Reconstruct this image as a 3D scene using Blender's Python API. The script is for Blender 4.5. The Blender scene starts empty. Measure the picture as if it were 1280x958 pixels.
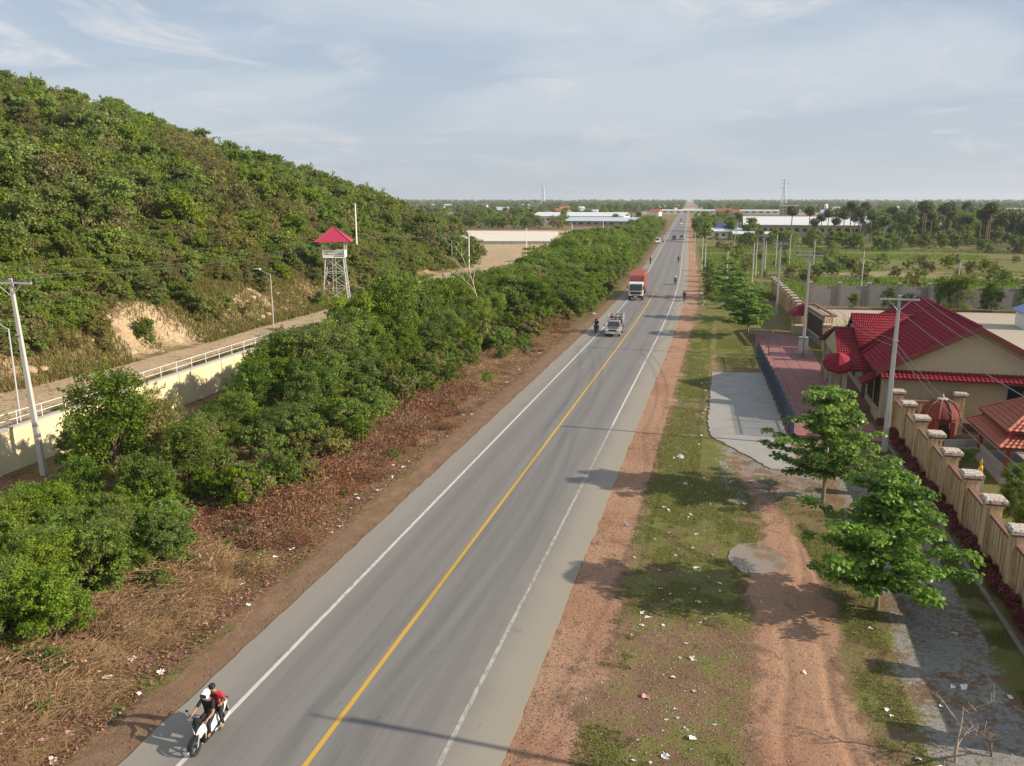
import bpy, bmesh, math, random
import numpy as np
from mathutils import Vector, Matrix, Euler

random.seed(7)
RNG = np.random.default_rng(11)
SC = bpy.context.scene
COL = SC.collection
R = math.radians

# ------------------------------------------------------------------ camera
CAM_H = 16.0
cam_d = bpy.data.cameras.new('camera')
cam = bpy.data.objects.new('camera', cam_d)
COL.objects.link(cam)
cam.location = (0, 0, CAM_H)
cam.rotation_euler = (R(90 - 12.464), 0, R(14.277))
cam_d.sensor_width = 36.0
cam_d.lens = 36.0 * 1036.0 / 1280.0
cam_d.clip_start = 0.1
cam_d.clip_end = 20000
SC.camera = cam

# ------------------------------------------------------------------ light
SUN_EL = R(25.5)
SUN_AZ = R(-2.6)            # measured from +X towards +Y
sun_dir = Vector((math.cos(SUN_EL) * math.cos(SUN_AZ), math.cos(SUN_EL) * math.sin(SUN_AZ), math.sin(SUN_EL)))
sd = bpy.data.lights.new('sun', 'SUN')
sd.energy = 5.0
sd.angle = R(0.55)
sd.color = (1.0, 0.87, 0.70)
sun = bpy.data.objects.new('sun', sd)
COL.objects.link(sun)
sun.location = (60, 0, 60)
sun.rotation_euler = (-sun_dir).to_track_quat('-Z', 'Y').to_euler()

world = bpy.data.worlds.new('World')
SC.world = world
world.use_nodes = True
wn, wl = world.node_tree.nodes, world.node_tree.links
wn.clear()
wo = wn.new('ShaderNodeOutputWorld')
bg = wn.new('ShaderNodeBackground')
bg.inputs['Strength'].default_value = 0.082
sky = wn.new('ShaderNodeTexSky')
sky.sky_type = 'NISHITA'
sky.sun_disc = False
sky.sun_elevation = SUN_EL
sky.sun_rotation = R(90) - SUN_AZ
sky.air_density = 1.0
sky.dust_density = 2.2
sky.ozone_density = 1.5
tc = wn.new('ShaderNodeTexCoord')
sep = wn.new('ShaderNodeSeparateXYZ')
wl.new(tc.outputs['Generated'], sep.inputs[0])


def wmath(op, a, b=None, c=None):
    n = wn.new('ShaderNodeMath')
    n.operation = op
    for i, v in enumerate((a, b, c)):
        if v is None:
            continue
        if isinstance(v, (int, float)):
            n.inputs[i].default_value = v
        else:
            wl.new(v, n.inputs[i])
    return n.outputs[0]


zc = wmath('ADD', wmath('MAXIMUM', sep.outputs[2], 0.0), 0.11)
comb = wn.new('ShaderNodeCombineXYZ')
wl.new(wmath('DIVIDE', sep.outputs[0], zc), comb.inputs[0])
wl.new(wmath('DIVIDE', sep.outputs[1], zc), comb.inputs[1])


def wnoise(scale, detail, rough, dist, off=(0, 0, 0), sc=(1, 1, 1)):
    mp = wn.new('ShaderNodeMapping')
    mp.inputs['Location'].default_value = off
    mp.inputs['Scale'].default_value = sc
    wl.new(comb.outputs[0], mp.inputs[0])
    n = wn.new('ShaderNodeTexNoise')
    n.inputs['Scale'].default_value = scale
    n.inputs['Detail'].default_value = detail
    n.inputs['Roughness'].default_value = rough
    n.inputs['Distortion'].default_value = dist
    wl.new(mp.outputs[0], n.inputs['Vector'])
    return n.outputs['Fac']


def wramp(fac, stops):
    n = wn.new('ShaderNodeValToRGB')
    n.color_ramp.interpolation = 'EASE'
    e = n.color_ramp.elements
    e[0].position, e[0].color = stops[0][0], stops[0][1]
    e[1].position, e[1].color = stops[1][0], stops[1][1]
    for p, c in stops[2:]:
        q = e.new(p)
        q.color = c
    wl.new(fac, n.inputs[0])
    return n.outputs['Color']


def wmix(fac, a, b, blend='MIX'):
    n = wn.new('ShaderNodeMix')
    n.data_type = 'RGBA'
    n.blend_type = blend
    for sock, v in ((n.inputs[0], fac), (n.inputs[6], a), (n.inputs[7], b)):
        if isinstance(v, (int, float)):
            sock.default_value = v
        elif isinstance(v, tuple):
            sock.default_value = v
        else:
            wl.new(v, sock)
    return n.outputs[2]


# thin high overcast: broad soft sheets plus small brighter puffs
sheet = wramp(wnoise(0.55, 6, 0.55, 0.6, (3.1, 1.2, 0), (1.0, 1.0, 1)), [(0.40, (0, 0, 0, 1)), (0.60, (1, 1, 1, 1))])
puff = wramp(wnoise(1.3, 7, 0.6, 0.9, (8.3, 4.7, 2), (1.3, 1, 1)), [(0.52, (0, 0, 0, 1)), (0.72, (1, 1, 1, 1))])
CL_BASE = (3.9, 4.7, 5.8, 1)
CL_SHEET = (5.6, 6.05, 6.65, 1)
CL_PUFF = (7.6, 7.3, 7.1, 1)
c1 = wmix(sheet, CL_BASE, CL_SHEET)
c2 = wmix(wmath('MULTIPLY', puff, 0.75), c1, CL_PUFF)
# haze band near the horizon
hz = wramp(sep.outputs[2], [(0.0, (1, 1, 1, 1)), (0.22, (0, 0, 0, 1))])
c3 = wmix(wmath('MULTIPLY', hz, 0.75), c2, (4.9, 5.45, 6.1, 1))
skyc = wmix(0.82, sky.outputs[0], c3)
wl.new(skyc, bg.inputs['Color'])
wl.new(bg.outputs[0], wo.inputs[0])

vs = SC.view_settings
vs.view_transform = 'Standard'
vs.look = 'None'
vs.exposure = 0.55
vs.gamma = 1.0
vs.use_curve_mapping = False
SC.cycles.max_bounces = 5
SC.cycles.diffuse_bounces = 3
SC.cycles.glossy_bounces = 2
SC.cycles.transmission_bounces = 3
SC.cycles.transparent_max_bounces = 4
SC.cycles.volume_bounces = 0
SC.cycles.caustics_reflective = False
SC.cycles.caustics_refractive = False

# ------------------------------------------------------------------ helpers


def tag(o, label=None, cat=None, group=None, kind=None):
    if label:
        o['label'] = label
    if cat:
        o['category'] = cat
    if group:
        o['group'] = group
    if kind:
        o['kind'] = kind
    return o


def link(o, parent=None):
    COL.objects.link(o)
    if parent is not None:
        o.parent = parent
    return o


def thing(name, label, cat, loc=(0, 0, 0), rz=0.0, group=None, scale=1.0):
    o = bpy.data.objects.new(name, None)
    o.empty_display_size = 0.2
    link(o)
    o.location = loc
    o.rotation_euler = (0, 0, rz)
    if scale != 1.0:
        o.scale = (scale, scale, scale) if isinstance(scale, (int, float)) else scale
    return tag(o, label, cat, group)


def copy_tree(o, parent=None):
    c = o.copy()
    COL.objects.link(c)
    c.parent = parent
    for ch in list(o.children):
        copy_tree(ch, c)
    return c


def child(name, mesh, parent, loc=(0, 0, 0), rot=(0, 0, 0), scale=None):
    o = bpy.data.objects.new(name, mesh)
    link(o, parent)
    o.location = loc
    o.rotation_euler = rot
    if scale:
        o.scale = scale
    return o


class MB:
    """collects shapes and builds ONE mesh"""

    def __init__(s):
        s.v, s.f, s.m, s.sm = [], [], [], []
        s.cur = 0
        s.smooth = False

    def add(s, vs_, fs_):
        b = len(s.v)
        s.v += [tuple(p) for p in vs_]
        for f in fs_:
            s.f.append(tuple(b + i for i in f))
            s.m.append(s.cur)
            s.sm.append(s.smooth)
        return s

    def box(s, c, d, rz=0.0, M=None, taper=1.0):
        hx, hy, hz_ = d[0] / 2, d[1] / 2, d[2] / 2
        ps = []
        for z in (-1, 1):
            t = taper if z > 0 else 1.0
            for x, y in ((-1, -1), (1, -1), (1, 1), (-1, 1)):
                p = Vector((x * hx * t, y * hy * t, z * hz_))
                if rz:
                    p.rotate(Euler((0, 0, rz)))
                if M:
                    p = M @ p
                ps.append(p + Vector(c))
        return s.add(ps, [(3, 2, 1, 0), (4, 5, 6, 7), (0, 1, 5, 4), (1, 2, 6, 5), (2, 3, 7, 6), (3, 0, 4, 7)])

    def box6(s, x0, x1, y0, y1, z0, z1):
        return s.box(((x0 + x1) / 2, (y0 + y1) / 2, (z0 + z1) / 2), (x1 - x0, y1 - y0, z1 - z0))

    def tube(s, pts, rad, n=6, cap=True):
        pts = [Vector(p) for p in pts]
        k = len(pts)
        rr = rad if isinstance(rad, (list, tuple)) else [rad] * k
        base = len(s.v)
        prev = None
        rings = []
        for i, p in enumerate(pts):
            t = (pts[min(i + 1, k - 1)] - pts[max(i - 1, 0)])
            if t.length < 1e-9:
                t = Vector((0, 0, 1))
            t.normalize()
            if prev is None:
                a = Vector((1, 0, 0)) if abs(t.x) < 0.9 else Vector((0, 1, 0))
                u = (a - t * a.dot(t)).normalized()
            else:
                u = (prev - t * prev.dot(t))
                u = u.normalized() if u.length > 1e-6 else t.orthogonal().normalized()
            prev = u
            w = t.cross(u)
            rings.append([p + (u * math.cos(2 * math.pi * j / n) + w * math.sin(2 * math.pi * j / n)) * rr[i] for j in range(n)])
        vv, ff = [], []
        for r_ in rings:
            vv += r_
        for i in range(k - 1):
            for j in range(n):
                ff.append((i * n + j, i * n + (j + 1) % n, (i + 1) * n + (j + 1) % n, (i + 1) * n + j))
        if cap:
            ff.append(tuple(range(n - 1, -1, -1)))
            ff.append(tuple((k - 1) * n + j for j in range(n)))
        return s.add(vv, ff)

    def lathe(s, prof, c=(0, 0, 0), n=16, axis='Z'):
        vv, ff = [], []
        for r_, h in prof:
            for j in range(n):
                a = 2 * math.pi * j / n
                if axis == 'Z':
                    q = (r_ * math.cos(a), r_ * math.sin(a), h)
                elif axis == 'X':
                    q = (h, r_ * math.cos(a), r_ * math.sin(a))
                else:
                    q = (r_ * math.cos(a), h, r_ * math.sin(a))
                vv.append((q[0] + c[0], q[1] + c[1], q[2] + c[2]))
        for i in range(len(prof) - 1):
            for j in range(n):
                ff.append((i * n + j, i * n + (j + 1) % n, (i + 1) * n + (j + 1) % n, (i + 1) * n + j))
        return s.add(vv, ff)

    def ball(s, c, r_, n=10, k=7, M=None):
        rx, ry, rz_ = r_ if isinstance(r_, (tuple, list)) else (r_, r_, r_)
        vv, ff = [], []
        for i in range(k + 1):
            th = math.pi * i / k
            for j in range(n):
                a = 2 * math.pi * j / n
                p = Vector((rx * math.sin(th) * math.cos(a), ry * math.sin(th) * math.sin(a), -rz_ * math.cos(th)))
                if M:
                    p = M @ p
                vv.append(p + Vector(c))
        for i in range(k):
            for j in range(n):
                ff.append((i * n + j, i * n + (j + 1) % n, (i + 1) * n + (j + 1) % n, (i + 1) * n + j))
        return s.add(vv, ff)

    def prism(s, poly, y0, y1, axis='Y'):
        """polygon (a,b) extruded; axis Y: (x,z); axis X: (y,z); axis Z: (x,y)"""
        n = len(poly)

        def pt(a, b, t):
            return {'Y': (a, t, b), 'X': (t, a, b), 'Z': (a, b, t)}[axis]
        vv = [pt(a, b, y0) for a, b in poly] + [pt(a, b, y1) for a, b in poly]
        ff = [tuple(range(n)), tuple(range(2 * n - 1, n - 1, -1))]
        for i in range(n):
            j = (i + 1) % n
            ff.append((i, n + i, n + j, j))
        return s.add(vv, ff)

    def mesh(s, name, mats, recalc=True):
        me = bpy.data.meshes.new(name)
        me.from_pydata(s.v, [], s.f)
        mats = mats if isinstance(mats, (list, tuple)) else [mats]
        for m in mats:
            me.materials.append(m)
        if len(mats) > 1:
            me.polygons.foreach_set('material_index', s.m)
        me.polygons.foreach_set('use_smooth', s.sm)
        if recalc:
            b = bmesh.new()
            b.from_mesh(me)
            bmesh.ops.recalc_face_normals(b, faces=b.faces)
            b.to_mesh(me)
            b.free()
        me.update()
        return me

    def build(s, name, mats, parent=None, loc=(0, 0, 0), bevel=0.0, recalc=True):
        o = bpy.data.objects.new(name, s.mesh(name, mats, recalc))
        link(o, parent)
        o.location = loc
        if bevel:
            bv = o.modifiers.new('bevel', 'BEVEL')
            bv.width = bevel
            bv.segments = 2
            bv.limit_method = 'ANGLE'
        return o


# value noise for building terrain and placing cover
_H = np.random.default_rng(5).random((256, 256))


def vnoise(x, y, sc, oct_=4):
    x = np.asarray(x, float) / sc
    y = np.asarray(y, float) / sc
    out = np.zeros(np.broadcast(x, y).shape)
    amp, tot = 1.0, 0.0
    for o in range(oct_):
        xi, yi = np.floor(x).astype(int), np.floor(y).astype(int)
        fx, fy = x - xi, y - yi
        fx, fy = fx * fx * (3 - 2 * fx), fy * fy * (3 - 2 * fy)
        a = _H[(xi + 17 * o) % 256, (yi + 31 * o) % 256]
        b = _H[(xi + 1 + 17 * o) % 256, (yi + 31 * o) % 256]
        c = _H[(xi + 17 * o) % 256, (yi + 1 + 31 * o) % 256]
        d = _H[(xi + 1 + 17 * o) % 256, (yi + 1 + 31 * o) % 256]
        out += amp * ((a * (1 - fx) + b * fx) * (1 - fy) + (c * (1 - fx) + d * fx) * fy)
        tot += amp
        amp *= 0.5
        x, y = x * 2.03, y * 2.03
    return out / tot


def sstep(a, b, x):
    t = np.clip((np.asarray(x, float) - a) / (b - a), 0, 1)
    return t * t * (3 - 2 * t)


def bend(y):
    """sideways shift of the road: straight, then a gentle bend to the left"""
    y = np.asarray(y, float)
    t = np.clip(y - 90, 0, 100)
    return -0.044 * t * t / 200 - 0.044 * np.clip(y - 190, 0, None)


def bendf(y):
    return float(bend(y))


def wall_x(y):
    """face of the cream retaining wall, left of the road"""
    return np.interp(y, [-40, 38, 70, 150, 230], [-39.5, -41.3, -42.0, -44.5, -56.0])


def foot_x(y):
    """foot of the wooded hill"""
    return np.interp(y, [-100, 40, 60, 110, 150, 185, 230, 262, 290, 330, 400],
                     [-52, -53, -50.5, -51, -54, -58, -68, -84, -108, -160, -420])


def terrain(x, y):
    x = np.asarray(x, float)
    y = np.asarray(y, float)
    ter = 2.1 * (1 - sstep(140, 215, y))
    wx = wall_x(y)
    z = np.where(x < wx - 0.8, ter, 0.0)
    d = foot_x(y) - x                       # distance into the hill
    dn = d + (vnoise(x + 300, y + 300, 14, 3) - 0.5) * 7
    bank = 2.6 * sstep(0.0, 5.0, dn) * (0.5 + 0.9 * vnoise(x + 90, y + 40, 9, 3))
    up = np.clip(dn - 2, 0, None)
    rise = np.where(up < 118, 0.315 * up, 0.315 * 118 + 0.17 * (up - 118))
    lump = (vnoise(x + 900, y + 200, 46, 3) - 0.5) * 9 * sstep(15, 70, dn)
    fade = 1 - sstep(300, 430, y)
    z = z + np.where(d > -4, (bank + rise + lump) * np.where(y > 230, fade, 1), 0)
    # rough edges off the carriageway
    u = x - bend(y)
    rough = (vnoise(x + 55, y + 11, 2.2, 4) - 0.5) * 0.16 + (vnoise(x, y, 9, 2) - 0.5) * 0.2
    off = np.maximum(sstep(-16.6, -18.6, u), sstep(-5.0, -2.5, u))
    flat = ((x > -1.2) & (x < 12) & (y > 47) & (y < 106)) | ((x > 11) & (x < 64) & (y > 60) & (y < 136))
    z = z + rough * off * (y < 400) * np.where(flat, 0.12, 1.0)
    # wheel ruts in the dirt track and hollows that hold the puddles
    pcx = np.interp(y, [10, 25, 33, 42], [3.6, 3.35, 3.35, 3.3])
    for k_, (o_, w_) in enumerate(((0.75, 0.13), (1.05, 0.1), (-0.7, 0.16))):
        cxr = pcx + o_ + 0.22 * np.sin(y * 0.33 + k_ * 2.1) + 0.10 * np.sin(y * 0.9 + k_)
        z = z - 0.055 * np.exp(-((x - cxr) / w_) ** 2) * (y < 42) * (y > 8)
    for cx_, cy_, rx2, ry2 in ((2.15, 37.0, 1.25, 1.5), (1.35, 44.4, 0.75, 0.9)):
        gsn = np.exp(-(((x - cx_) / rx2) ** 2 + ((y - cy_) / ry2) ** 2) ** 2)
        z = z * (1 - 0.3 * gsn) - (0.06 + 0.09 * (vnoise(x + 5, y + 3, 0.9, 3) - 0.5)) * gsn
    z = z - 0.25 * sstep(-17.0, -19.5, u) * (x > wx) * (y < 700)
    return z


def tz(x, y):
    return float(terrain(np.array([x]), np.array([y]))[0])


# ------------------------------------------------------------------ materials


class NT:
    def __init__(s, name):
        s.m = bpy.data.materials.new(name)
        s.m.use_nodes = True
        s.n, s.l = s.m.node_tree.nodes, s.m.node_tree.links
        s.p = s.n['Principled BSDF']
        s.p.inputs['Specular IOR Level'].default_value = 0.3
        s._co = None

    def co(s, kind='Object'):
        t = s.n.new('ShaderNodeTexCoord')
        return t.outputs[kind]

    def mapping(s, vec, scale=(1, 1, 1), loc=(0, 0, 0)):
        m = s.n.new('ShaderNodeMapping')
        m.inputs['Scale'].default_value = scale
        m.inputs['Location'].default_value = loc
        s.l.new(vec, m.inputs[0])
        return m.outputs[0]

    def noise(s, vec, scale, detail=4, rough=0.55, dist=0.0):
        n = s.n.new('ShaderNodeTexNoise')
        n.inputs['Scale'].default_value = scale
        n.inputs['Detail'].default_value = detail
        n.inputs['Roughness'].default_value = rough
        n.inputs['Distortion'].default_value = dist
        if vec is not None:
            s.l.new(vec, n.inputs['Vector'])
        return n.outputs['Fac']

    def voro(s, vec, scale, feature='F1', out='Distance'):
        n = s.n.new('ShaderNodeTexVoronoi')
        n.feature = feature
        n.inputs['Scale'].default_value = scale
        s.l.new(vec, n.inputs['Vector'])
        return n.outputs[out]

    def set(s, sock, v):
        if isinstance(v, (int, float)):
            sock.default_value = v
        elif isinstance(v, tuple):
            sock.default_value = v if len(v) != 3 or sock.type != 'RGBA' else (*v, 1)
        else:
            s.l.new(v, sock)

    def math(s, op, a, b=0.0, clamp=False):
        n = s.n.new('ShaderNodeMath')
        n.operation = op
        n.use_clamp = clamp
        s.set(n.inputs[0], a)
        s.set(n.inputs[1], b)
        return n.outputs[0]

    def mix(s, fac, a, b, blend='MIX'):
        n = s.n.new('ShaderNodeMix')
        n.data_type = 'RGBA'
        n.blend_type = blend
        s.set(n.inputs[0], fac)
        s.set(n.inputs[6], a)
        s.set(n.inputs[7], b)
        return n.outputs[2]

    def step(s, v, lo, hi):
        n = s.n.new('ShaderNodeMapRange')
        n.interpolation_type = 'SMOOTHSTEP'
        s.set(n.inputs[0], v)
        n.inputs[1].default_value = lo
        n.inputs[2].default_value = hi
        return n.outputs[0]

    def attr(s, name, out='Color'):
        n = s.n.new('ShaderNodeAttribute')
        n.attribute_name = name
        return n.outputs[out]

    def rand(s):
        return s.n.new('ShaderNodeObjectInfo').outputs['Random']

    def bump(s, h, dist=0.02, strength=0.6):
        b = s.n.new('ShaderNodeBump')
        b.inputs['Distance'].default_value = dist
        b.inputs['Strength'].default_value = strength
        s.l.new(h, b.inputs['Height'])
        s.l.new(b.outputs[0], s.p.inputs['Normal'])

    def col(s, c):
        s.set(s.p.inputs['Base Color'], c)

    def rough(s, v):
        s.set(s.p.inputs['Roughness'], v)


def simple(name, c, rough=0.6, metal=0.0, var=0.18, scale=3.0, bump=0.0, spec=0.3, dirt=None, dirt_amt=0.5):
    t = NT(name)
    co = t.co()
    n = t.noise(co, scale, 5, 0.6)
    a = tuple(x * (1 - var) for x in c)
    b = tuple(min(1, x * (1 + var)) for x in c)
    k = t.mix(n, a, b)
    if dirt:
        d = t.step(t.noise(t.mapping(co, (1, 1, 0.35), (3, 1, 7)), scale * 0.7, 6, 0.65), 0.5, 0.72)
        k = t.mix(t.math('MULTIPLY', d, dirt_amt), k, dirt)
    t.col(k)
    t.rough(rough)
    t.p.inputs['Metallic'].default_value = metal
    t.p.inputs['Specular IOR Level'].default_value = spec
    if bump:
        t.bump(t.noise(co, scale * 6, 4, 0.6), bump)
    return t.m


def leaf_mat(name, dark, light, trans=0.35, randamt=0.5, rough=0.55):
    t = NT(name)
    tint = t.attr('tint')
    sep_ = t.n.new('ShaderNodeSeparateColor')
    t.l.new(tint, sep_.inputs[0])
    base = t.mix(sep_.outputs[0], dark, light)
    hs = t.n.new('ShaderNodeHueSaturation')
    rnd = t.rand()
    t.l.new(t.math('ADD', t.math('MULTIPLY', rnd, 0.045 * randamt), 0.503 - 0.045 * randamt), hs.inputs['Hue'])
    t.l.new(t.math('ADD', t.math('MULTIPLY', t.math('FRACT', t.math('MULTIPLY', rnd, 7.31)), 0.7 * randamt), 1 - 0.35 * randamt), hs.inputs['Value'])
    t.l.new(t.math('ADD', t.math('MULTIPLY', t.math('FRACT', t.math('MULTIPLY', rnd, 3.77)), 0.4 * randamt), 1 - 0.25 * randamt), hs.inputs['Saturation'])
    t.l.new(base, hs.inputs['Color'])
    dead = t.mix(sep_.outputs[1], hs.outputs[0], (0.20, 0.12, 0.05, 1))
    t.col(dead)
    t.rough(rough)
    t.p.inputs['Specular IOR Level'].default_value = 0.25
    tr = t.n.new('ShaderNodeBsdfTranslucent')
    t.l.new(t.mix(0.35, dead, (0.30, 0.42, 0.04, 1)), tr.inputs[0])
    ms = t.n.new('ShaderNodeMixShader')
    ms.inputs[0].default_value = trans
    t.l.new(t.p.outputs[0], ms.inputs[1])
    t.l.new(tr.outputs[0], ms.inputs[2])
    t.l.new(ms.outputs[0], t.n['Material Output'].inputs[0])
    return t.m


M = {}
M['leaf_road'] = leaf_mat('leaf_road', (0.042, 0.085, 0.010), (0.165, 0.265, 0.025), 0.36, 0.6)
M['leaf_bright'] = leaf_mat('leaf_bright', (0.085, 0.145, 0.02), (0.23, 0.35, 0.05), 0.40, 0.6)
M['leaf_hill'] = leaf_mat('leaf_hill', (0.095, 0.145, 0.024), (0.25, 0.345, 0.056), 0.42, 0.7)
M['leaf_olive'] = leaf_mat('leaf_olive', (0.125, 0.125, 0.036), (0.30, 0.28, 0.09), 0.34, 0.6)
M['leaf_big'] = leaf_mat('leaf_big', (0.065, 0.14, 0.022), (0.25, 0.42, 0.065), 0.42, 0.25, 0.38)
M['leaf_red'] = leaf_mat('leaf_red', (0.09, 0.012, 0.018), (0.36, 0.06, 0.06), 0.2, 0.5)
M['leaf_palm'] = leaf_mat('leaf_palm', (0.035, 0.055, 0.018), (0.09, 0.125, 0.04), 0.15, 0.5)
M['leaf_far'] = leaf_mat('leaf_far', (0.035, 0.055, 0.02), (0.085, 0.12, 0.04), 0.15, 0.6)
M['leaf_dead'] = leaf_mat('leaf_dead', (0.12, 0.055, 0.028), (0.36, 0.2, 0.10), 0.15, 0.6)
M['grass'] = leaf_mat('grass_blade', (0.09, 0.11, 0.025), (0.21, 0.22, 0.06), 0.3, 0.3)
M['straw'] = leaf_mat('straw', (0.20, 0.12, 0.06), (0.46, 0.30, 0.15), 0.2, 0.5)
M['bark'] = simple('bark', (0.16, 0.12, 0.085), 0.9, var=0.35, scale=6, bump=0.02)
M['bark_pale'] = simple('bark_pale', (0.34, 0.28, 0.21), 0.9, var=0.25, scale=6, bump=0.02)
M['twig'] = simple('twig', (0.25, 0.15, 0.09), 0.9, var=0.4, scale=3)
M['twig_red'] = simple('twig_red', (0.22, 0.10, 0.06), 0.9, var=0.4, scale=3)
M['concrete'] = simple('concrete', (0.40, 0.385, 0.36), 0.85, var=0.15, scale=2, bump=0.01, dirt=(0.2, 0.18, 0.16))
M['pole'] = simple('pole_concrete', (0.47, 0.45, 0.42), 0.85, var=0.12, scale=3, bump=0.01, dirt=(0.25, 0.22, 0.2), dirt_amt=0.4)
M['steel'] = simple('galvanised_steel', (0.50, 0.51, 0.52), 0.5, metal=0.35, var=0.1)
M['white'] = simple('white_paint', (0.76, 0.75, 0.73), 0.5, var=0.06)
M['black'] = simple('black_plastic', (0.02, 0.02, 0.022), 0.5, var=0.2)
M['rubber'] = simple('rubber', (0.025, 0.025, 0.026), 0.85, var=0.2)
M['wire'] = simple('wire_aluminium', (0.22, 0.22, 0.23), 0.5, metal=0.3)
M['redroof'] = simple('red_roof_tile', (0.23, 0.022, 0.034), 0.8, var=0.22, scale=1.3, spec=0.15, dirt=(0.10, 0.02, 0.025), dirt_amt=0.5)
M['orangeroof'] = simple('orange_roof_tile', (0.36, 0.115, 0.07), 0.6, var=0.2, scale=1.3, dirt=(0.16, 0.06, 0.045), dirt_amt=0.5)
M['towerroof'] = simple('tower_roof_sheet', (0.36, 0.03, 0.075), 0.45, var=0.12, scale=2)
M['beige'] = simple('beige_render', (0.50, 0.43, 0.27), 0.85, var=0.1, scale=1.2, dirt=(0.30, 0.25, 0.16), dirt_amt=0.35)
M['trim'] = simple('brown_trim', (0.17, 0.045, 0.035), 0.7, var=0.2)
M['glass'] = simple('window_glass', (0.025, 0.03, 0.035), 0.12, var=0.3, spec=0.6)
M['shutter'] = simple('dark_wood', (0.07, 0.045, 0.03), 0.7, var=0.3)
M['blue'] = simple('blue_grey_paint', (0.055, 0.075, 0.125), 0.5, var=0.2, dirt=(0.12, 0.1, 0.09))
M['grey_wall'] = simple('grey_block_wall', (0.24, 0.225, 0.215), 0.9, var=0.2, scale=0.8, dirt=(0.10, 0.09, 0.08), dirt_amt=0.7)

# ------------------------------------------------------------------ ground


def geo(a, b, n):
    return list(np.geomspace(abs(a), abs(b), n) * (1 if a > 0 else -1))


def fr(a, b, s):
    return list(np.arange(a, b - 1e-6, s))


gx = geo(-7000, -330, 22)[:-1] + fr(-330, -60, 3) + fr(-60, -36, 0.6) + fr(-36, -19, 0.4) + fr(-19, 13, 0.14) + fr(13, 60, 1.0) + geo(60, 7000, 40)
gy = fr(-60, 12, 4) + fr(12, 62, 0.17) + fr(62, 112, 0.4) + fr(112, 430, 2.5) + geo(430, 12000, 55)
gx, gy = np.array(sorted(gx)), np.array(sorted(gy))
GX, GY = np.meshgrid(gx, gy)
GZ = terrain(GX, GY)
U = GX - bend(GY)
NX, NY = len(gx), len(gy)


def band(v, a, b, w):
    return sstep(a - w, a + w, v) * (1 - sstep(b - w, b + w, v))


n1 = vnoise(GX, GY, 3.5, 4)
n2 = vnoise(GX + 400, GY + 70, 11, 4)
n3 = vnoise(GX + 40, GY + 700, 60, 4)
right = sstep(-5.4, -5.0, U)
left = 1 - sstep(-17.0, -16.6, U)
# dirt track on the verge: wide and close to the camera, narrow further on
pc = np.interp(GY, [10, 25, 33, 42, 52, 62, 80, 110], [3.6, 3.35, 3.35, 3.3, 1.2, 0.2, -0.6, -0.8])
pw = np.interp(GY, [10, 25, 33, 40, 46, 62, 80, 110], [2.2, 1.75, 1.7, 0.9, 0.5, 0.45, 0.35, 0.2])
path = (1 - sstep(0.55, 1.25, np.abs(GX + 0.45 * ((vnoise(GX * 0.5, GY, 2.6, 3) - 0.5) * 2.4 + (vnoise(GX + 60, GY + 9, 0.7, 2) - 0.5) * 1.1) - pc) / pw)) * np.interp(GY, [10, 40, 46, 62, 110], [0.9, 0.85, 0.55, 0.5, 0.42]) * (0.8 + 0.5 * (n1 - 0.4))
wob = (vnoise(GX * 0.5, GY, 2.6, 3) - 0.5) * 2.4 + (vnoise(GX + 60, GY + 9, 0.7, 2) - 0.5) * 1.1
Un = U + wob
redstrip = band(U + 0.5 * wob * (U > -4.6), -5.7, -3.3, 0.6) * (0.72 + 0.5 * (n1 - 0.5))

Zred = np.maximum(redstrip, path * (GY < 115))

gravel = band(GX + 0.5 * wob, 6.7, 10.2, 0.5) * band(GY, 5, 52, 3) * (0.50 + 0.6 * (n1 - 0.35))
Zgrey = np.maximum(gravel, band(GX, 0.2, 6.5, 0.8) * band(GY, 44, 58, 2.5) * 0.42)
field = sstep(13, 20, GX) * (GY > 95) + (GY > 125) * sstep(-3, 2, U)
field = np.clip(field, 0, 1)
Zgrass = np.where(U > -5.4, 0.53 + 0.9 * (n2 - 0.5) + 0.8 * (n1 - 0.5), 0.15)
Zgrass = Zgrass + np.interp(GY, [20, 40], [0.14, 0.16]) * band(GX, -3.2, 1.6, 0.6)
Zgrass = np.where((GY > 80) & (U > -3), Zgrass + 0.14, Zgrass)
Zgrass = Zgrass - 0.5 * Zred * (U > -5.4)
Zgrass = np.where(band(GX, 10.0, 11.1, 0.2) * (GY < 60) > 0.5, 0.75, Zgrass)
Zgrass = np.where(field > 0.5, 0.74 + 1.2 * (n3 - 0.5) + 0.4 * (n2 - 0.5), Zgrass)
Zgrass = np.where(GY > 700, 0.55 + 1.0 * (n3 - 0.5), Zgrass)
# left belt
wx_ = wall_x(GY)
belt = left * (GX > wx_)
lstrip = band(U + 0.3 * wob, -17.45, -15.8, 0.3)
Zlit = belt * (1 - lstrip) * (0.62 + 0.5 * (n1 - 0.5)) * (1 - Zred) * (1 - sstep(85, 130, GY) * 0.6)
Zgrass = np.where(belt > 0.5, (1 - lstrip) * 0.28 - 0.3 * lstrip + 0.6 * (n1 - 0.5) + 0.25 * sstep(85, 130, GY), Zgrass)
fx_ = foot_x(GY)
ter = (GX < wx_) & (GX > fx_ - 3)
Zsand = np.where(ter, 0.95 - 0.75 * band(GX, fx_ - 3, fx_ + 1.2, 1.2) * (n1 > 0.45) - 0.7 * band(GX, wx_ - 2.4, wx_, 0.6), 0.0)
bankm = (GX < fx_ + 1.0) & (GX > fx_ - 13) & (GY < 190)
Zsand = np.where(bankm, 0.42 + 1.0 * (n1 - 0.45), Zsand)
lot = band(GX, -130, -38, 6) * band(GY, 196, 330, 14) * (GX > fx_)
Zsand = np.maximum(Zsand, lot * (0.9 - 0.3 * n1) * (GX < bend(GY) - 34))
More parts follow.
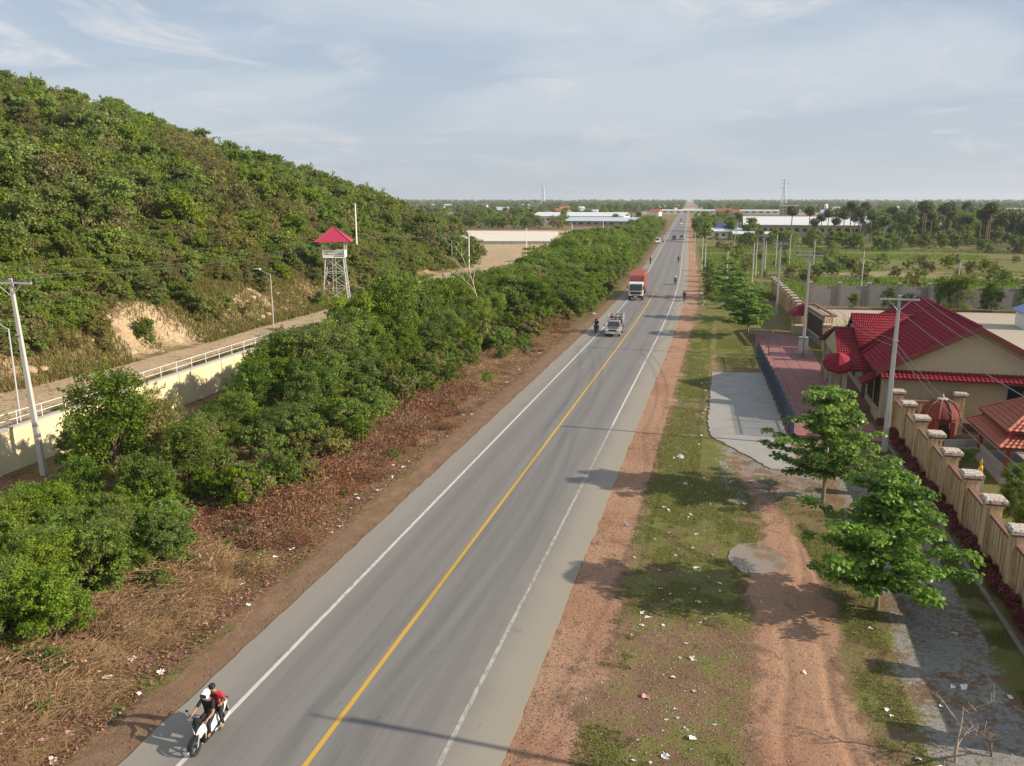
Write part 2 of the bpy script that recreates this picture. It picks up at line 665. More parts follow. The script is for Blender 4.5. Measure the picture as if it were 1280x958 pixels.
Zgrass = np.where(ter | (lot > 0.5), 0.22 + 0.6 * (n1 - 0.4), Zgrass)
hill = GX < fx_ - 1
Zgrass = np.where(hill, 0.72 + 0.5 * (n2 - 0.5), Zgrass)
Zlit = np.where(hill, 0.45 * n1, Zlit)
verge = band(GX, -3.4, 1.8, 0.5) * (GY < 62)
Zlit = np.where(verge > 0.5, 0.42 + 0.7 * (n1 - 0.5), Zlit)
Zgrass = np.where(bankm, 0.30 + 1.2 * (vnoise(GX + 70, GY + 20, 2.2, 4) - 0.5), Zgrass)
Zsand = np.where((field > 0.5), sstep(0.58, 0.72, vnoise(GX * 0.6 + 31, GY * 1.5 + 77, 34, 4)) * 0.8 * (GY < 420), Zsand)
Zsand = np.where((GY > 430), sstep(0.50, 0.62, vnoise(GX * 0.25 + 31, GY + 77, 120, 3)), Zsand)
attrs = dict(grass=Zgrass, red=Zred, grey=Zgrey, litter=Zlit, sand=Zsand)

idx = np.arange(NX * NY).reshape(NY, NX)
quads = np.stack([idx[:-1, :-1], idx[:-1, 1:], idx[1:, 1:], idx[1:, :-1]], -1).reshape(-1, 4)
dh = (fx_ - GX)
hq = np.minimum.reduce([dh[:-1, :-1], dh[:-1, 1:], dh[1:, 1:], dh[1:, :-1]]).reshape(-1) > 0
cyq = (GY[:-1, :-1].reshape(-1) < 420) & (GX[:-1, :-1].reshape(-1) > -620)
hq = hq & cyq


def np_mesh(name, V, Q, mat, at=None, smooth=True):
    used = np.unique(Q)
    remap = np.full(len(V), -1, dtype=np.int64)
    remap[used] = np.arange(len(used))
    V2, Q2 = V[used], remap[Q]
    me = bpy.data.meshes.new(name)
    me.vertices.add(len(V2))
    me.vertices.foreach_set('co', V2.astype(np.float32).ravel())
    nq, k = Q2.shape
    me.loops.add(nq * k)
    me.loops.foreach_set('vertex_index', Q2.astype(np.int32).ravel())
    me.polygons.add(nq)
    me.polygons.foreach_set('loop_start', np.arange(0, nq * k, k, dtype=np.int32))
    me.polygons.foreach_set('use_smooth', np.full(nq, smooth))
    if at:
        for k_, a in at.items():
            t = me.attributes.new(k_, 'FLOAT', 'POINT')
            t.data.foreach_set('value', a.ravel()[used].astype(np.float32))
    me.materials.append(mat)
    me.update(calc_edges=True)
    return me


def ground_mat():
    t = NT('ground_soil')
    co = t.co()
    nf = t.step(t.noise(co, 5.5, 8, 0.72), 0.12, 0.88)
    nm = t.step(t.noise(co, 0.9, 7, 0.66, 0.4), 0.15, 0.85)
    nl = t.noise(co, 0.13, 5, 0.6)
    nx = t.noise(co, 22, 3, 0.6)
    peb = t.voro(co, 14)

    def thr(name, k1, k2, w):
        a = t.attr(name, 'Fac')
        v = t.math('ADD', a, t.math('ADD', t.math('MULTIPLY', t.math('SUBTRACT', nf, 0.5), k1), t.math('MULTIPLY', t.math('SUBTRACT', nm, 0.5), k2)))
        return t.step(v, 0.5 - w, 0.5 + w)
    soil = t.mix(nm, (0.15, 0.088, 0.054), (0.27, 0.175, 0.11))
    soil = t.mix(t.step(nx, 0.5, 0.8), soil, (0.33, 0.23, 0.15))
    sand = t.mix(nm, (0.40, 0.29, 0.18), (0.56, 0.43, 0.29))
    sand = t.mix(t.step(nf, 0.52, 0.72), sand, (0.34, 0.21, 0.12))
    red = t.mix(nf, (0.31, 0.17, 0.105), (0.44, 0.275, 0.18))
    red = t.mix(t.step(nx, 0.5, 0.8), red, (0.47, 0.34, 0.25))
    red = t.mix(t.math('MULTIPLY', t.step(nl, 0.42, 0.62), 0.55), red, (0.30, 0.145, 0.085))
    grey = t.mix(nf, (0.17, 0.16, 0.15), (0.34, 0.33, 0.31))
    grs = t.mix(nm, (0.085, 0.115, 0.022), (0.19, 0.205, 0.05))
    grs = t.mix(t.step(nf, 0.4, 0.75), grs, (0.17, 0.145, 0.055))
    grs = t.mix(t.step(nl, 0.45, 0.7), grs, (0.16, 0.15, 0.045))
    lit = t.mix(t.step(nf, 0.3, 0.7), (0.075, 0.038, 0.02), (0.33, 0.19, 0.11))
    lit = t.mix(t.step(nx, 0.55, 0.7), lit, (0.44, 0.31, 0.2))
    c = t.mix(thr('sand', 0.7, 0.8, 0.16), soil, sand)
    c = t.mix(thr('litter', 1.0, 0.8, 0.15), c, lit)
    c = t.mix(thr('grass', 1.3, 1.0, 0.16), c, grs)
    c = t.mix(thr('red', 0.55, 0.75, 0.2), c, red)
    c = t.mix(thr('grey', 1.1, 0.9, 0.18), c, grey)
    peb2 = t.math('MULTIPLY', t.step(peb, 0.16, 0.10), t.step(nf, 0.5, 0.62))
    c = t.mix(t.math('MULTIPLY', peb2, 0.7), c, (0.45, 0.36, 0.28))
    t.col(c)
    t.rough(0.95)
    t.p.inputs['Specular IOR Level'].default_value = 0.12
    t.bump(t.math('ADD', nf, t.math('MULTIPLY', nx, 0.5)), 0.06, 0.8)
    return t.m


M['ground'] = ground_mat()
GV = np.stack([GX.ravel(), GY.ravel(), GZ.ravel()], -1)
for nm_, q_ in (('ground', quads[~hq]), ('hill', quads[hq])):
    o = bpy.data.objects.new(nm_, np_mesh(nm_, GV, q_, M['ground'], attrs))
    link(o)
    tag(o, kind='structure')

# ------------------------------------------------------------------ road


def strip(name, u0, u1, y0, y1, z, mat, dy=2.0, cols=1, jag=0.0, kind='structure', parent=None, dash=None):
    ys = list(np.arange(y0, min(y1, 300), dy)) + list(np.arange(max(y0, 300), y1 + 1, 12.0))
    ys = np.array(sorted(set(ys + [y1])))
    us = np.linspace(u0, u1, cols + 1)
    V, Q, uu = [], [], []
    for j, y in enumerate(ys):
        for i, u in enumerate(us):
            e = 0.0
            if jag and i in (0, cols):
                e = (float(vnoise(np.array([y * 1.0 + 13 * i]), np.array([i * 9.0]), 0.8, 4)[0]) - 0.5) * jag
            V.append((u + bendf(y) + e, y, z))
            uu.append(u)
    n = cols + 1
    for j in range(len(ys) - 1):
        if dash and (ys[j] - y0) % dash[0] > dash[1]:
            continue
        for i in range(cols):
            Q.append((j * n + i, j * n + i + 1, (j + 1) * n + i + 1, (j + 1) * n + i))
    me = np_mesh(name, np.array(V), np.array(Q), mat, {'u': np.array(uu)})
    o = bpy.data.objects.new(name, me)
    link(o, parent)
    return tag(o, kind=kind)


def road_mat():
    t = NT('worn_asphalt')
    co = t.co()
    u = t.attr('u', 'Fac')
    st = t.noise(t.mapping(co, (1.3, 0.035, 1)), 1.0, 5, 0.6)
    st2 = t.noise(t.mapping(co, (5, 0.12, 1), (4, 2, 0)), 1.0, 4, 0.6)
    fine = t.noise(co, 40, 3, 0.7)
    blot = t.noise(co, 0.35, 5, 0.6)
    grit = t.voro(co, 60)
    base = t.mix(st, (0.15, 0.143, 0.136), (0.215, 0.204, 0.193))
    base = t.mix(t.math('MULTIPLY', t.step(st2, 0.45, 0.7), 0.4), base, (0.135, 0.127, 0.12))
    # dusty, paler outside the edge lines (u = distance across the road)
    d = t.math('ABSOLUTE', t.math('ADD', u, 10.95))
    edge = t.step(t.math('ADD', d, t.math('MULTIPLY', t.math('SUBTRACT', blot, 0.5), 1.2)), 2.9, 4.9)
    rightside = t.step(u, -11.5, -7.5)
    dust = t.mix(rightside, (0.255, 0.232, 0.2), (0.30, 0.27, 0.215))
    base = t.mix(t.math('MULTIPLY', edge, 0.85), base, dust)
    brink = t.step(t.math('ADD', d, t.math('MULTIPLY', t.math('SUBTRACT', blot, 0.5), 0.9)), 5.15, 5.6)
    base = t.mix(t.math('MULTIPLY', brink, 0.6), base, (0.34, 0.25, 0.17))
    # wheel paths: tyre-polished, slightly darker
    wp = t.math('ABSOLUTE', t.math('SUBTRACT', t.math('ABSOLUTE', t.math('SUBTRACT', d, 1.8)), 0.85))
    base = t.mix(t.math('MULTIPLY', t.step(wp, 0.5, 0.1), 0.22), base, (0.09, 0.087, 0.086))
    base = t.mix(t.math('MULTIPLY', t.step(t.noise(t.mapping(co, (1, 0.6, 1), (9, 9, 9)), 1.7, 6, 0.75), 0.63, 0.72), 0.5), base, (0.075, 0.07, 0.068))
    base = t.mix(t.math('MULTIPLY', t.step(fine, 0.35, 0.75), 0.25), base, (0.27, 0.26, 0.25))
    t.col(base)
    t.rough(0.88)
    t.p.inputs['Specular IOR Level'].default_value = 0.25
    t.bump(t.math('ADD', fine, grit), 0.008, 0.5)
    return t.m


def paint_mat(name, c, wear_lo, wear_hi, under=(0.2, 0.19, 0.18)):
    t = NT(name)
    co = t.co()
    w = t.math('ADD', t.math('MULTIPLY', t.noise(t.mapping(co, (3, 1.2, 1)), 2.2, 6, 0.75), 0.75), t.math('MULTIPLY', t.noise(co, 0.08, 3, 0.5), 0.3))
    k = t.mix(t.step(w, wear_lo, wear_hi), c, under)
    t.col(k)
    t.rough(0.8)
    return t.m


M['road'] = road_mat()
strip('road', -16.24, -5.45, -30, 980, 0.030, M['road'], 0.35, 24, jag=0.17)
M['wline'] = paint_mat('white_line_paint', (0.52, 0.50, 0.46), 0.52, 0.72)
M['wline_worn'] = paint_mat('worn_white_line_paint', (0.40, 0.38, 0.345), 0.43, 0.60, (0.24, 0.222, 0.19))
M['yline'] = paint_mat('yellow_line_paint', (0.50, 0.31, 0.05), 0.55, 0.8)
strip('left_edge_line', -14.60, -14.44, -30, 620, 0.036, M['wline'], 0.6)
strip('right_edge_line', -7.32, -7.17, 58, 620, 0.036, M['wline'], 0.6)
strip('right_edge_line_worn', -7.32, -7.17, -30, 57.8, 0.036, M['wline_worn'], 0.6)
strip('centre_line', -11.07, -10.90, -30, 146, 0.036, M['yline'], 0.6)
strip('centre_line_dashes', -11.05, -10.92, 152, 560, 0.036, M['wline_worn'], 1.0, dash=(9.0, 3.0))
# jumble of loose earth along the left edge of the asphalt
so = MB()
for i in range(420):
    y = random.uniform(10, 110)
    x = -16.35 - abs(random.gauss(0, 0.35)) + bendf(y)
    s_ = random.uniform(0.02, 0.06)
    so.box((x, y, s_ * 0.25 + 0.0), (s_ * 1.3, s_ * 1.1, s_), random.uniform(0, 3), taper=0.6)
o = so.build('roadside_earth_clods', M['ground'])
tag(o, kind='stuff', label='loose red earth clods along the left edge of the asphalt', cat='earth')

# ------------------------------------------------------------------ dirt service road edge, pads and puddles


def sheet(name, poly, z, mat, kind='structure', sub=0):
    me = bpy.data.meshes.new(name)
    me.from_pydata([(x, y, z) for x, y in poly], [], [tuple(range(len(poly)))])
    me.materials.append(mat)
    o = bpy.data.objects.new(name, me)
    link(o)
    return tag(o, kind=kind)


def jagpoly(pts, step=0.5, amp=0.2, seed=1):
    rr = random.Random(seed)
    out = []
    for i, p in enumerate(pts):
        q = pts[(i + 1) % len(pts)]
        L = math.hypot(q[0] - p[0], q[1] - p[1])
        k = max(1, int(L / step))
        for j in range(k):
            t_ = j / k
            out.append((p[0] + (q[0] - p[0]) * t_ + rr.uniform(-amp, amp), p[1] + (q[1] - p[1]) * t_ + rr.uniform(-amp, amp)))
    return out


M['pad'] = simple('pad_concrete', (0.29, 0.28, 0.26), 0.9, var=0.2, scale=0.6, bump=0.01, dirt=(0.22, 0.17, 0.12), dirt_amt=0.6)
o = MB().prism(jagpoly([(-0.6, 79.3), (4.0, 80.1), (4.75, 62), (5.1, 50.6), (3.4, 50.4), (2.0, 53.0), (0.8, 55.0), (-0.3, 57.0), (-0.55, 60)], 0.35, 0.07), -0.3, 0.05, 'Z').build('concrete_pad', M['pad'])
tag(o, kind='structure')


def puddle_mat():
    t = NT('muddy_water')
    t.col((0.23, 0.165, 0.11, 1))
    t.rough(0.06)
    t.p.inputs['Specular IOR Level'].default_value = 0.9
    return t.m


M['puddle'] = puddle_mat()
for k, (cx, cy, rx, ry) in enumerate([(2.15, 37.0, 1.05, 1.3), (1.35, 44.4, 0.62, 0.75)]):
    pts = []
    for j in range(40):
        a = 2 * math.pi * j / 40
        w = 1.05 + 0.5 * float(vnoise(np.array([math.cos(a) * 2 + 9 + k * 5]), np.array([math.sin(a) * 2 + 3]), 1.0, 3)[0])
        pts.append((cx + rx * w * math.cos(a), cy + ry * w * math.sin(a)))
    zz = -0.05
    o = sheet('puddle', pts, zz, M['puddle'])
    tag(o, ['large muddy puddle on the dirt track beside the tree shadow', 'small muddy puddle at the end of the concrete pad'][k])

# brick paved forecourt, laid course by course
M['paver'] = simple('red_paver', (0.27, 0.125, 0.115), 0.85, var=0.25, scale=0.7, bump=0.01, dirt=(0.30, 0.2, 0.17), dirt_amt=0.5)
fy = thing('paved_forecourt', 'pinkish red brick paved forecourt between the blue fence and the red roofed house', 'pavement')
base = MB()
base.prism([(5.15, 58), (11.0, 58), (11.0, 62.6), (9.6, 72), (9.6, 104), (3.9, 104), (3.9, 88), (5.0, 66)], 0.0, 0.17, 'Z')
base.build('paving_bed', M['paver'], fy)
slab = MB().box((0, 0, 0.02), (1.12, 1.12, 0.04)).mesh('paving_slab', M['paver'])
k = 0
for j in range(int((104 - 58) / 1.16)):
    y = 58.6 + j * 1.16
    xl = np.interp(y, [58, 66, 88, 104], [5.2, 5.0, 3.95, 3.95])
    xr = np.interp(y, [58, 62.6, 72, 104], [10.95, 10.95, 9.55, 9.55])
    nn = int((xr - xl) / 1.16)
    for i in range(nn):
        if k >= 290:
            break
        child('paving_slab', slab, fy, (xl + 0.6 + i * 1.16, y, 0.17 + random.uniform(0, 0.012)), (0, 0, random.choice((0, 1.5708))))
        k += 1

# pale concrete yard behind the house
M['yard'] = simple('yard_concrete', (0.38, 0.33, 0.26), 0.9, var=0.14, scale=0.12, dirt=(0.33, 0.27, 0.2), dirt_amt=0.8)
sheet('yard', [(12.0, 84), (60, 84), (62, 133), (11.0, 130)], 0.14, M['yard'])

# ------------------------------------------------------------------ vegetation prototypes


def unit(v):
    return v / np.maximum(np.linalg.norm(v, axis=1, keepdims=True), 1e-9)


def leaf_mesh(name, P, N, L, tint, mat, width=0.55, rng=RNG, fold=0.18, droop=0.0):
    n = len(P)
    N = unit(N)
    a = rng.normal(size=(n, 3))
    a[:, 2] -= droop
    T = unit(a - N * np.sum(a * N, 1, keepdims=True))
    B = np.cross(N, T)
    L = np.broadcast_to(L, (n,))[:, None]
    W = L * width
    v0 = P - T * L * 0.5
    v1 = P + B * W * 0.5 + N * L * fold * 0.5
    v2 = P + T * L * 0.5 - N * L * fold * 0.5
    v3 = P - B * W * 0.5 + N * L * fold * 0.5
    V = np.stack([v0, v1, v2, v3], 1).reshape(-1, 3)
    me = bpy.data.meshes.new(name)
    me.vertices.add(4 * n)
    me.vertices.foreach_set('co', V.astype(np.float32).ravel())
    me.loops.add(4 * n)
    me.loops.foreach_set('vertex_index', np.arange(4 * n, dtype=np.int32))
    me.polygons.add(n)
    me.polygons.foreach_set('loop_start', np.arange(0, 4 * n, 4, dtype=np.int32))
    c = np.zeros((n, 4), np.float32)
    c[:, 0], c[:, 1], c[:, 3] = np.clip(tint[:, 0], 0, 1), np.clip(tint[:, 1], 0, 1), 1
    ca = me.color_attributes.new('tint', 'FLOAT_COLOR', 'CORNER')
    ca.data.foreach_set('color', np.repeat(c, 4, 0).ravel())
    me.materials.append(mat)
    me.update(calc_edges=True)
    return me


def clump_leaves(rng, centers, radii, per, upbias=0.35, dead=0.03, flat=1.0):
    P, N, TI = [], [], []
    for c, r in zip(centers, radii):
        k = max(8, int(per * (r / np.mean(radii)) ** 2))
        d = unit(rng.normal(size=(k, 3)))
        d[:, 2] = np.where(d[:, 2] < -0.3, -d[:, 2], d[:, 2])
        rad = r * (0.25 + 1.05 * rng.random(k) ** 0.7)[:, None]
        p = np.array(c) + d * rad * np.array([1, 1, flat])
        nrm = d * 0.8 + rng.normal(size=(k, 3)) * 0.7 + np.array([0, 0, upbias])
        ct = rng.uniform(0.15, 0.85)
        t0 = np.clip(ct + rng.normal(size=k) * 0.2, 0, 1)
        dd = (rng.random(k) < dead).astype(float) * rng.uniform(0.5, 1, k)
        P.append(p)
        N.append(nrm)
        TI.append(np.stack([t0, dd], 1))
    return np.concatenate(P), np.concatenate(N), np.concatenate(TI)


def tree_proto(name, seed, H=6.0, Rr=2.2, nclump=34, per=240, leaf=0.17, mat='leaf_road', low=0.12, bark='bark', dead=0.03, trunk_r=0.11, lean=0.4, clump=0.30, top=0.72, flat=0.95, width=0.55, cols=1):
    """ragged crown: a few leading boughs, each carrying many small uneven leaf clumps"""
    rng = np.random.default_rng(seed)
    cs, rs = [], []
    nbough = 7
    boughs = []
    for i in range(nbough):
        a = 2 * math.pi * (i + rng.uniform(-0.4, 0.4)) / nbough
        rad = Rr * rng.uniform(0.25, 0.72)
        boughs.append((math.cos(a) * rad, math.sin(a) * rad, H * rng.uniform(0.42, 0.86), Rr * rng.uniform(0.42, 0.66)))
    boughs.append((rng.normal() * Rr * 0.15, rng.normal() * Rr * 0.15, H * 0.86, Rr * 0.42))
    for i in range(int(nclump * 2.4)):
        if rng.random() < 0.70:
            bx, by, bz, br = boughs[rng.integers(len(boughs))]
            d = rng.normal(size=3)
            d /= np.linalg.norm(d)
            q = br * rng.uniform(0.45, 1.12)
            c = np.array([bx, by, bz]) + d * q * np.array([1, 1, 0.95])
        else:
            f = low + (0.62 - low) * rng.random()
            a = rng.uniform(0, 2 * math.pi)
            w = Rr * rng.uniform(0.45, 1.0)
            c = np.array([math.cos(a) * w, math.sin(a) * w, f * H])
        r = H * clump * rng.uniform(0.12, 0.36)
        c[2] = np.clip(c[2], low * H + 0.1, H - r * 0.5)
        cs.append(tuple(c))
        rs.append(r)
    P, N, TI = clump_leaves(rng, cs, rs, per * 0.46, dead=dead, flat=flat)
    # long shoots that break the outline
    for _ in range(int(nclump * 0.9)):
        bx, by, bz, br = boughs[rng.integers(len(boughs))]
        d = rng.normal(size=3) + np.array([0, 0, 0.7])
        d /= np.linalg.norm(d)
        s0 = np.array([bx, by, bz]) + d * br * 0.8
        L_ = H * rng.uniform(0.06, 0.17)
        k_ = int(per * 0.12) + 6
        f_ = rng.random(k_)[:, None]
        q_ = s0 + d * f_ * L_ + rng.normal(size=(k_, 3)) * H * 0.018 * (1.2 - f_)
        P = np.concatenate([P, q_])
        N = np.concatenate([N, rng.normal(size=(k_, 3)) + np.array([0, 0, 0.4])])
        TI = np.concatenate([TI, np.stack([np.clip(rng.uniform(0.3, 1.0) + rng.normal(size=k_) * 0.15, 0, 1), np.zeros(k_)], 1)])
    keep = P[:, 2] > 0.02
    crown = leaf_mesh(name + '_crown', P[keep], N[keep], leaf * rng.uniform(0.6, 1.35, keep.sum()), TI[keep], M[mat], width, rng)
    mb = MB()
    mb.smooth = True
    tp = [(0, 0, -0.3)]
    x = y = 0
    for i in range(1, 6):
        x += rng.normal() * 0.06 * lean * H / 3
        y += rng.normal() * 0.06 * lean * H / 3
        tp.append((x, y, H * top * i / 5))
    mb.tube(tp, [trunk_r * (1 - 0.16 * i) for i in range(6)], 7)
    for bx, by, bz, br in boughs:
        j = int(np.clip(bz / (H * top) * 5 - 2, 0, 4))
        s0 = Vector(tp[j])
        e = Vector((bx, by, bz))
        mid = (s0 + e) / 2 + Vector((rng.normal() * 0.12, rng.normal() * 0.12, 0.1 * H / 6))
        mb.tube([s0, mid, e], [trunk_r * 0.45, trunk_r * 0.32, trunk_r * 0.12], 5, cap=False)
    trunk = mb.mesh(name + '_trunk', M[bark], recalc=False)
    return trunk, crown


def dry_proto(name, seed, Rr=1.3, H=1.25, n=420, leaves_=900, mat='twig', lmat='leaf_dead'):
    """tangle of dry stems with dead leaves"""
    rng = np.random.default_rng(seed)
    mb = MB()
    P = []
    for i in range(n):
        a = rng.uniform(0, 6.28)
        r0 = Rr * math.sqrt(rng.random()) * 0.9
        p = Vector((r0 * math.cos(a), r0 * math.sin(a), rng.uniform(0, 0.15)))
        b = rng.uniform(0, 6.28)
        l_ = rng.uniform(0.25, 1.1) * Rr * 0.75
        el = rng.uniform(0.15, 1.25)
        d = Vector((math.cos(b) * math.cos(el), math.sin(b) * math.cos(el), math.sin(el) * H / Rr))
        q = p + d * l_ * 0.55
        e = p + d * l_ + Vector((math.cos(b) * 0.3, math.sin(b) * 0.3, -l_ * 0.28))
        w = rng.uniform(0.004, 0.012)
        mb.tube([p, q, e], [w, w * 0.8, w * 0.3], 3, cap=False)
        for f in rng.random(3):
            z = p.lerp(q, f * 2) if f < 0.5 else q.lerp(e, f * 2 - 1)
            P.append(z)
    st = mb.mesh(name + '_stems', M[mat], recalc=False)
    base = np.array([tuple(P[i]) for i in rng.integers(0, len(P), leaves_)])
    base = base + rng.normal(size=base.shape) * 0.06
    base[:, 2] = np.maximum(base[:, 2], 0.02)
    nr = rng.normal(size=base.shape) + np.array([0, 0, 0.6])
    TI = np.stack([rng.random(leaves_), np.zeros(leaves_)], 1)
    lv = leaf_mesh(name + '_leaves', base, nr, rng.uniform(0.05, 0.16, leaves_), TI, M[lmat], 0.5, rng)
    return st, lv


def blades_mesh(name, P, h, tint, mat, rng=RNG, w=0.012, spread=0.5):
    n = len(P)
    a = rng.uniform(0, 6.283, n)
    d = np.stack([np.cos(a), np.sin(a), np.zeros(n)], 1)
    s_ = np.stack([-np.sin(a), np.cos(a), np.zeros(n)], 1)
    h = np.broadcast_to(h, (n,))[:, None]
    ln = rng.uniform(0.1, 1, n)[:, None] * spread
    v0 = P - s_ * w
    v1 = P + s_ * w
    v2 = P + d * h * ln + np.array([0, 0, 1]) * h * np.sqrt(np.maximum(0.05, 1 - ln ** 2))
    V = np.stack([v0, v1, v2], 1).reshape(-1, 3)
    me = bpy.data.meshes.new(name)
    me.vertices.add(3 * n)
    me.vertices.foreach_set('co', V.astype(np.float32).ravel())
    me.loops.add(3 * n)
    me.loops.foreach_set('vertex_index', np.arange(3 * n, dtype=np.int32))
    me.polygons.add(n)
    me.polygons.foreach_set('loop_start', np.arange(0, 3 * n, 3, dtype=np.int32))
    c = np.zeros((n, 4), np.float32)
    c[:, 0], c[:, 1], c[:, 3] = tint[:, 0], tint[:, 1], 1
    ca = me.color_attributes.new('tint', 'FLOAT_COLOR', 'CORNER')
    ca.data.foreach_set('color', np.repeat(c, 3, 0).ravel())
    me.materials.append(mat)
    me.update(calc_edges=True)
    return me


def plant(name, proto, loc, s, label, cat, group, rz=None, parts=('trunk', 'crown'), sz=None):
    t = thing(name, label, cat, loc, random.uniform(0, 6.28) if rz is None else rz, group, (s, s, s if sz is None else sz))
    for pn, me in zip(parts, proto):
        if me is not None:
            child(pn, me, t)
    return t


# ---- belt of trees and scrub between the road and the cream wall
road_protos = [
    tree_proto('belt_a', 1, 6, 2.0, 46, 300, 0.16, 'leaf_road', 0.06),
    tree_proto('belt_b', 2, 6, 2.4, 52, 280, 0.17, 'leaf_road', 0.05, clump=0.26),
    tree_proto('belt_c', 3, 6, 1.8, 40, 300, 0.15, 'leaf_road', 0.08),
    tree_proto('belt_d', 4, 6, 2.3, 44, 300, 0.16, 'leaf_bright', 0.06),
    tree_proto('belt_e', 5, 6, 2.0, 36, 240, 0.16, 'leaf_olive', 0.08, dead=0.12),
    tree_proto('belt_f', 6, 6, 2.5, 50, 300, 0.18, 'leaf_bright', 0.05, clump=0.26),
]
EY = [22, 29.7, 32.3, 34.9, 37.6, 40.6, 43.2, 46.4, 49.5, 53.5, 57.2, 63.1, 69.6, 77.5, 86.5, 97.7, 110.1, 125.7, 149.4, 182.9, 234.3, 323.7, 436.5, 560]
EH = [1.6, 1.9, 2.4, 5.3, 7.7, 5.7, 3.0, 4.4, 3.4, 6.0, 7.1, 6.0, 7.0, 9.6, 7.6, 6.5, 6.3, 5.8, 6.3, 7.6, 7.6, 6.5, 8.6, 5.0]


E36Y = [20, 33.5, 36.3, 39.2, 42.3, 45.7, 48.6, 52.2, 55.7, 60.2, 64.3, 71.0, 78.3, 87.2, 97.3, 110, 124]
E36H = [0.5, 0.5, 0.9, 3.6, 5.6, 3.8, 1.2, 2.2, 1.4, 4.4, 5.4, 4.4, 5.6, 8.0, 6.4, 5.2, 5.0]


def env_h(x, y):
    """how tall growth at (x, y) may be: the back row sets it, rows nearer the road stay under it"""
    k = -32.0 / (x - bendf(y) * 0.6)
    return float(np.interp(y * k, EY, EH))


BELT = 'trees of the dense belt between the road and the cream wall'
def LBf(y):
    return 'leafy green tree in the belt left of the road, ' + (
        'before the near cream wall' if y < 48 else 'before the watchtower' if y < 78 else 'below the bare tree' if y < 104 else
        'opposite the loaded pickup' if y < 128 else 'beside the container truck' if y < 165 else 'beyond the container truck' if y < 260 else 'at its far end')
rng = random.Random(3)
nb = 0
y = 26.0
while y < 112:
    for row, (xr, f, dx) in enumerate(((-35.8, 0.75, 1.0), (-32.2, 1.0, 0.9), (-29.0, 0.72, 1.0))):
        x = xr + rng.uniform(-dx, dx)
        yy = y + rng.uniform(-0.8, 0.8) + row * 0.5
        h = env_h(-32, yy) * f * rng.uniform(0.86, 1.04)
        if row == 0:
            h = min(h, float(np.interp(yy, E36Y, E36H)) * 0.95)
        if row == 2:
            h = max(2.0, min(h, 4.6))
        if h < 1.2:
            continue
        p = rng.choices(road_protos, (4, 4, 4, 2.2, 1.0, 2.2))[0]
        if abs(y - 37.7) < 1.0 and row == 1:
            plant('tall_tree', road_protos[2], (x, yy, tz(x, yy)), h / 6 * 1.0, 'tall tree rising before the cream wall, nearest of the high crowns', 'tree', None, sz=h / 6 * 1.12)
        else:
            plant('belt_tree', p, (x, yy, tz(x, yy)), max(0.5, min(h / 6, 1.15)), LBf(yy), 'tree', BELT, sz=h / 6)
        nb += 1
    y += 2.6
y = 112.0
while y < 600:
    nrow = 4 if y < 260 else 2
    for row in range(nrow):
        u = -21.9 - row * (3.9 if y < 260 else 4.5) + rng.uniform(-1.2, 1.2)
        yy = y + rng.uniform(-1.6, 1.6)
        h = (np.interp(yy, EY, EH)) * (0.55, 0.85, 1.0, 1.0, 0.9)[row] * rng.uniform(0.85, 1.1)
        if y > 250 and rng.random() < 0.25:
            h *= 1.25
        p = rng.choices(road_protos, (2, 2, 2, 5, 0.8, 5))[0]
        x = u + bendf(yy)
        plant('belt_tree', p, (x, yy, tz(x, yy)), h / 6 * (1.25 if y < 260 else 1.5), LBf(yy), 'tree', BELT, sz=h / 6)
        nb += 1
    y += 4.6 if y < 260 else 9.0

# low green bushes on the road side of the belt
bush_protos = [tree_proto('bush_%d' % i, 20 + i, 1.8, 1.15, 16, 190, 0.12, m, 0.02, trunk_r=0.03, clump=0.42, top=0.6) for i, m in enumerate(('leaf_road', 'leaf_bright', 'leaf_olive'))]
for i in range(150):
    yy = 19 + 92 * rng.random()
    x = -25.9 + rng.uniform(-2.6, 2.8)
    if yy < 34 and x > -24.6:
        continue
    if yy > 80:
        x += 2.0
    plant('roadside_bush', rng.choices(bush_protos, (3, 3, 2))[0], (x, yy, tz(x, yy)), rng.uniform(0.55, 1.4), 'low green bush in dry scrub along the tree belt, ' + ('level with the white scooter' if yy < 30 else 'below the tallest near tree' if yy < 46 else 'below the bare tree' if yy < 80 else 'near the loaded pickup'), 'bush', 'bushes at the foot of the tree belt')
for i in range(110):
    yy = 108 + 200 * rng.random() ** 1.2
    x = -20.0 + rng.uniform(-1.2, 1.0) + bendf(yy)
    plant('roadside_bush', rng.choices(bush_protos, (2, 4, 2))[0], (x, yy, tz(x, yy)), rng.uniform(0.8, 1.7), 'low green bush at the earth shoulder beyond the pickup', 'bush', 'bushes along the shoulder beyond the pickup')

# near bottom-left: fresh green saplings
for i in range(34):
    yy = 20.0 + 11 * rng.random()
    x = -27.4 + rng.uniform(-4.4, 4.2)
    plant('green_sapling', road_protos[3] if rng.random() < 0.55 else road_protos[5], (x, yy, tz(x, yy)), rng.uniform(0.3, 0.55), 'bright green sapling in the scrub at the left edge of the picture', 'sapling', 'saplings at the left edge')

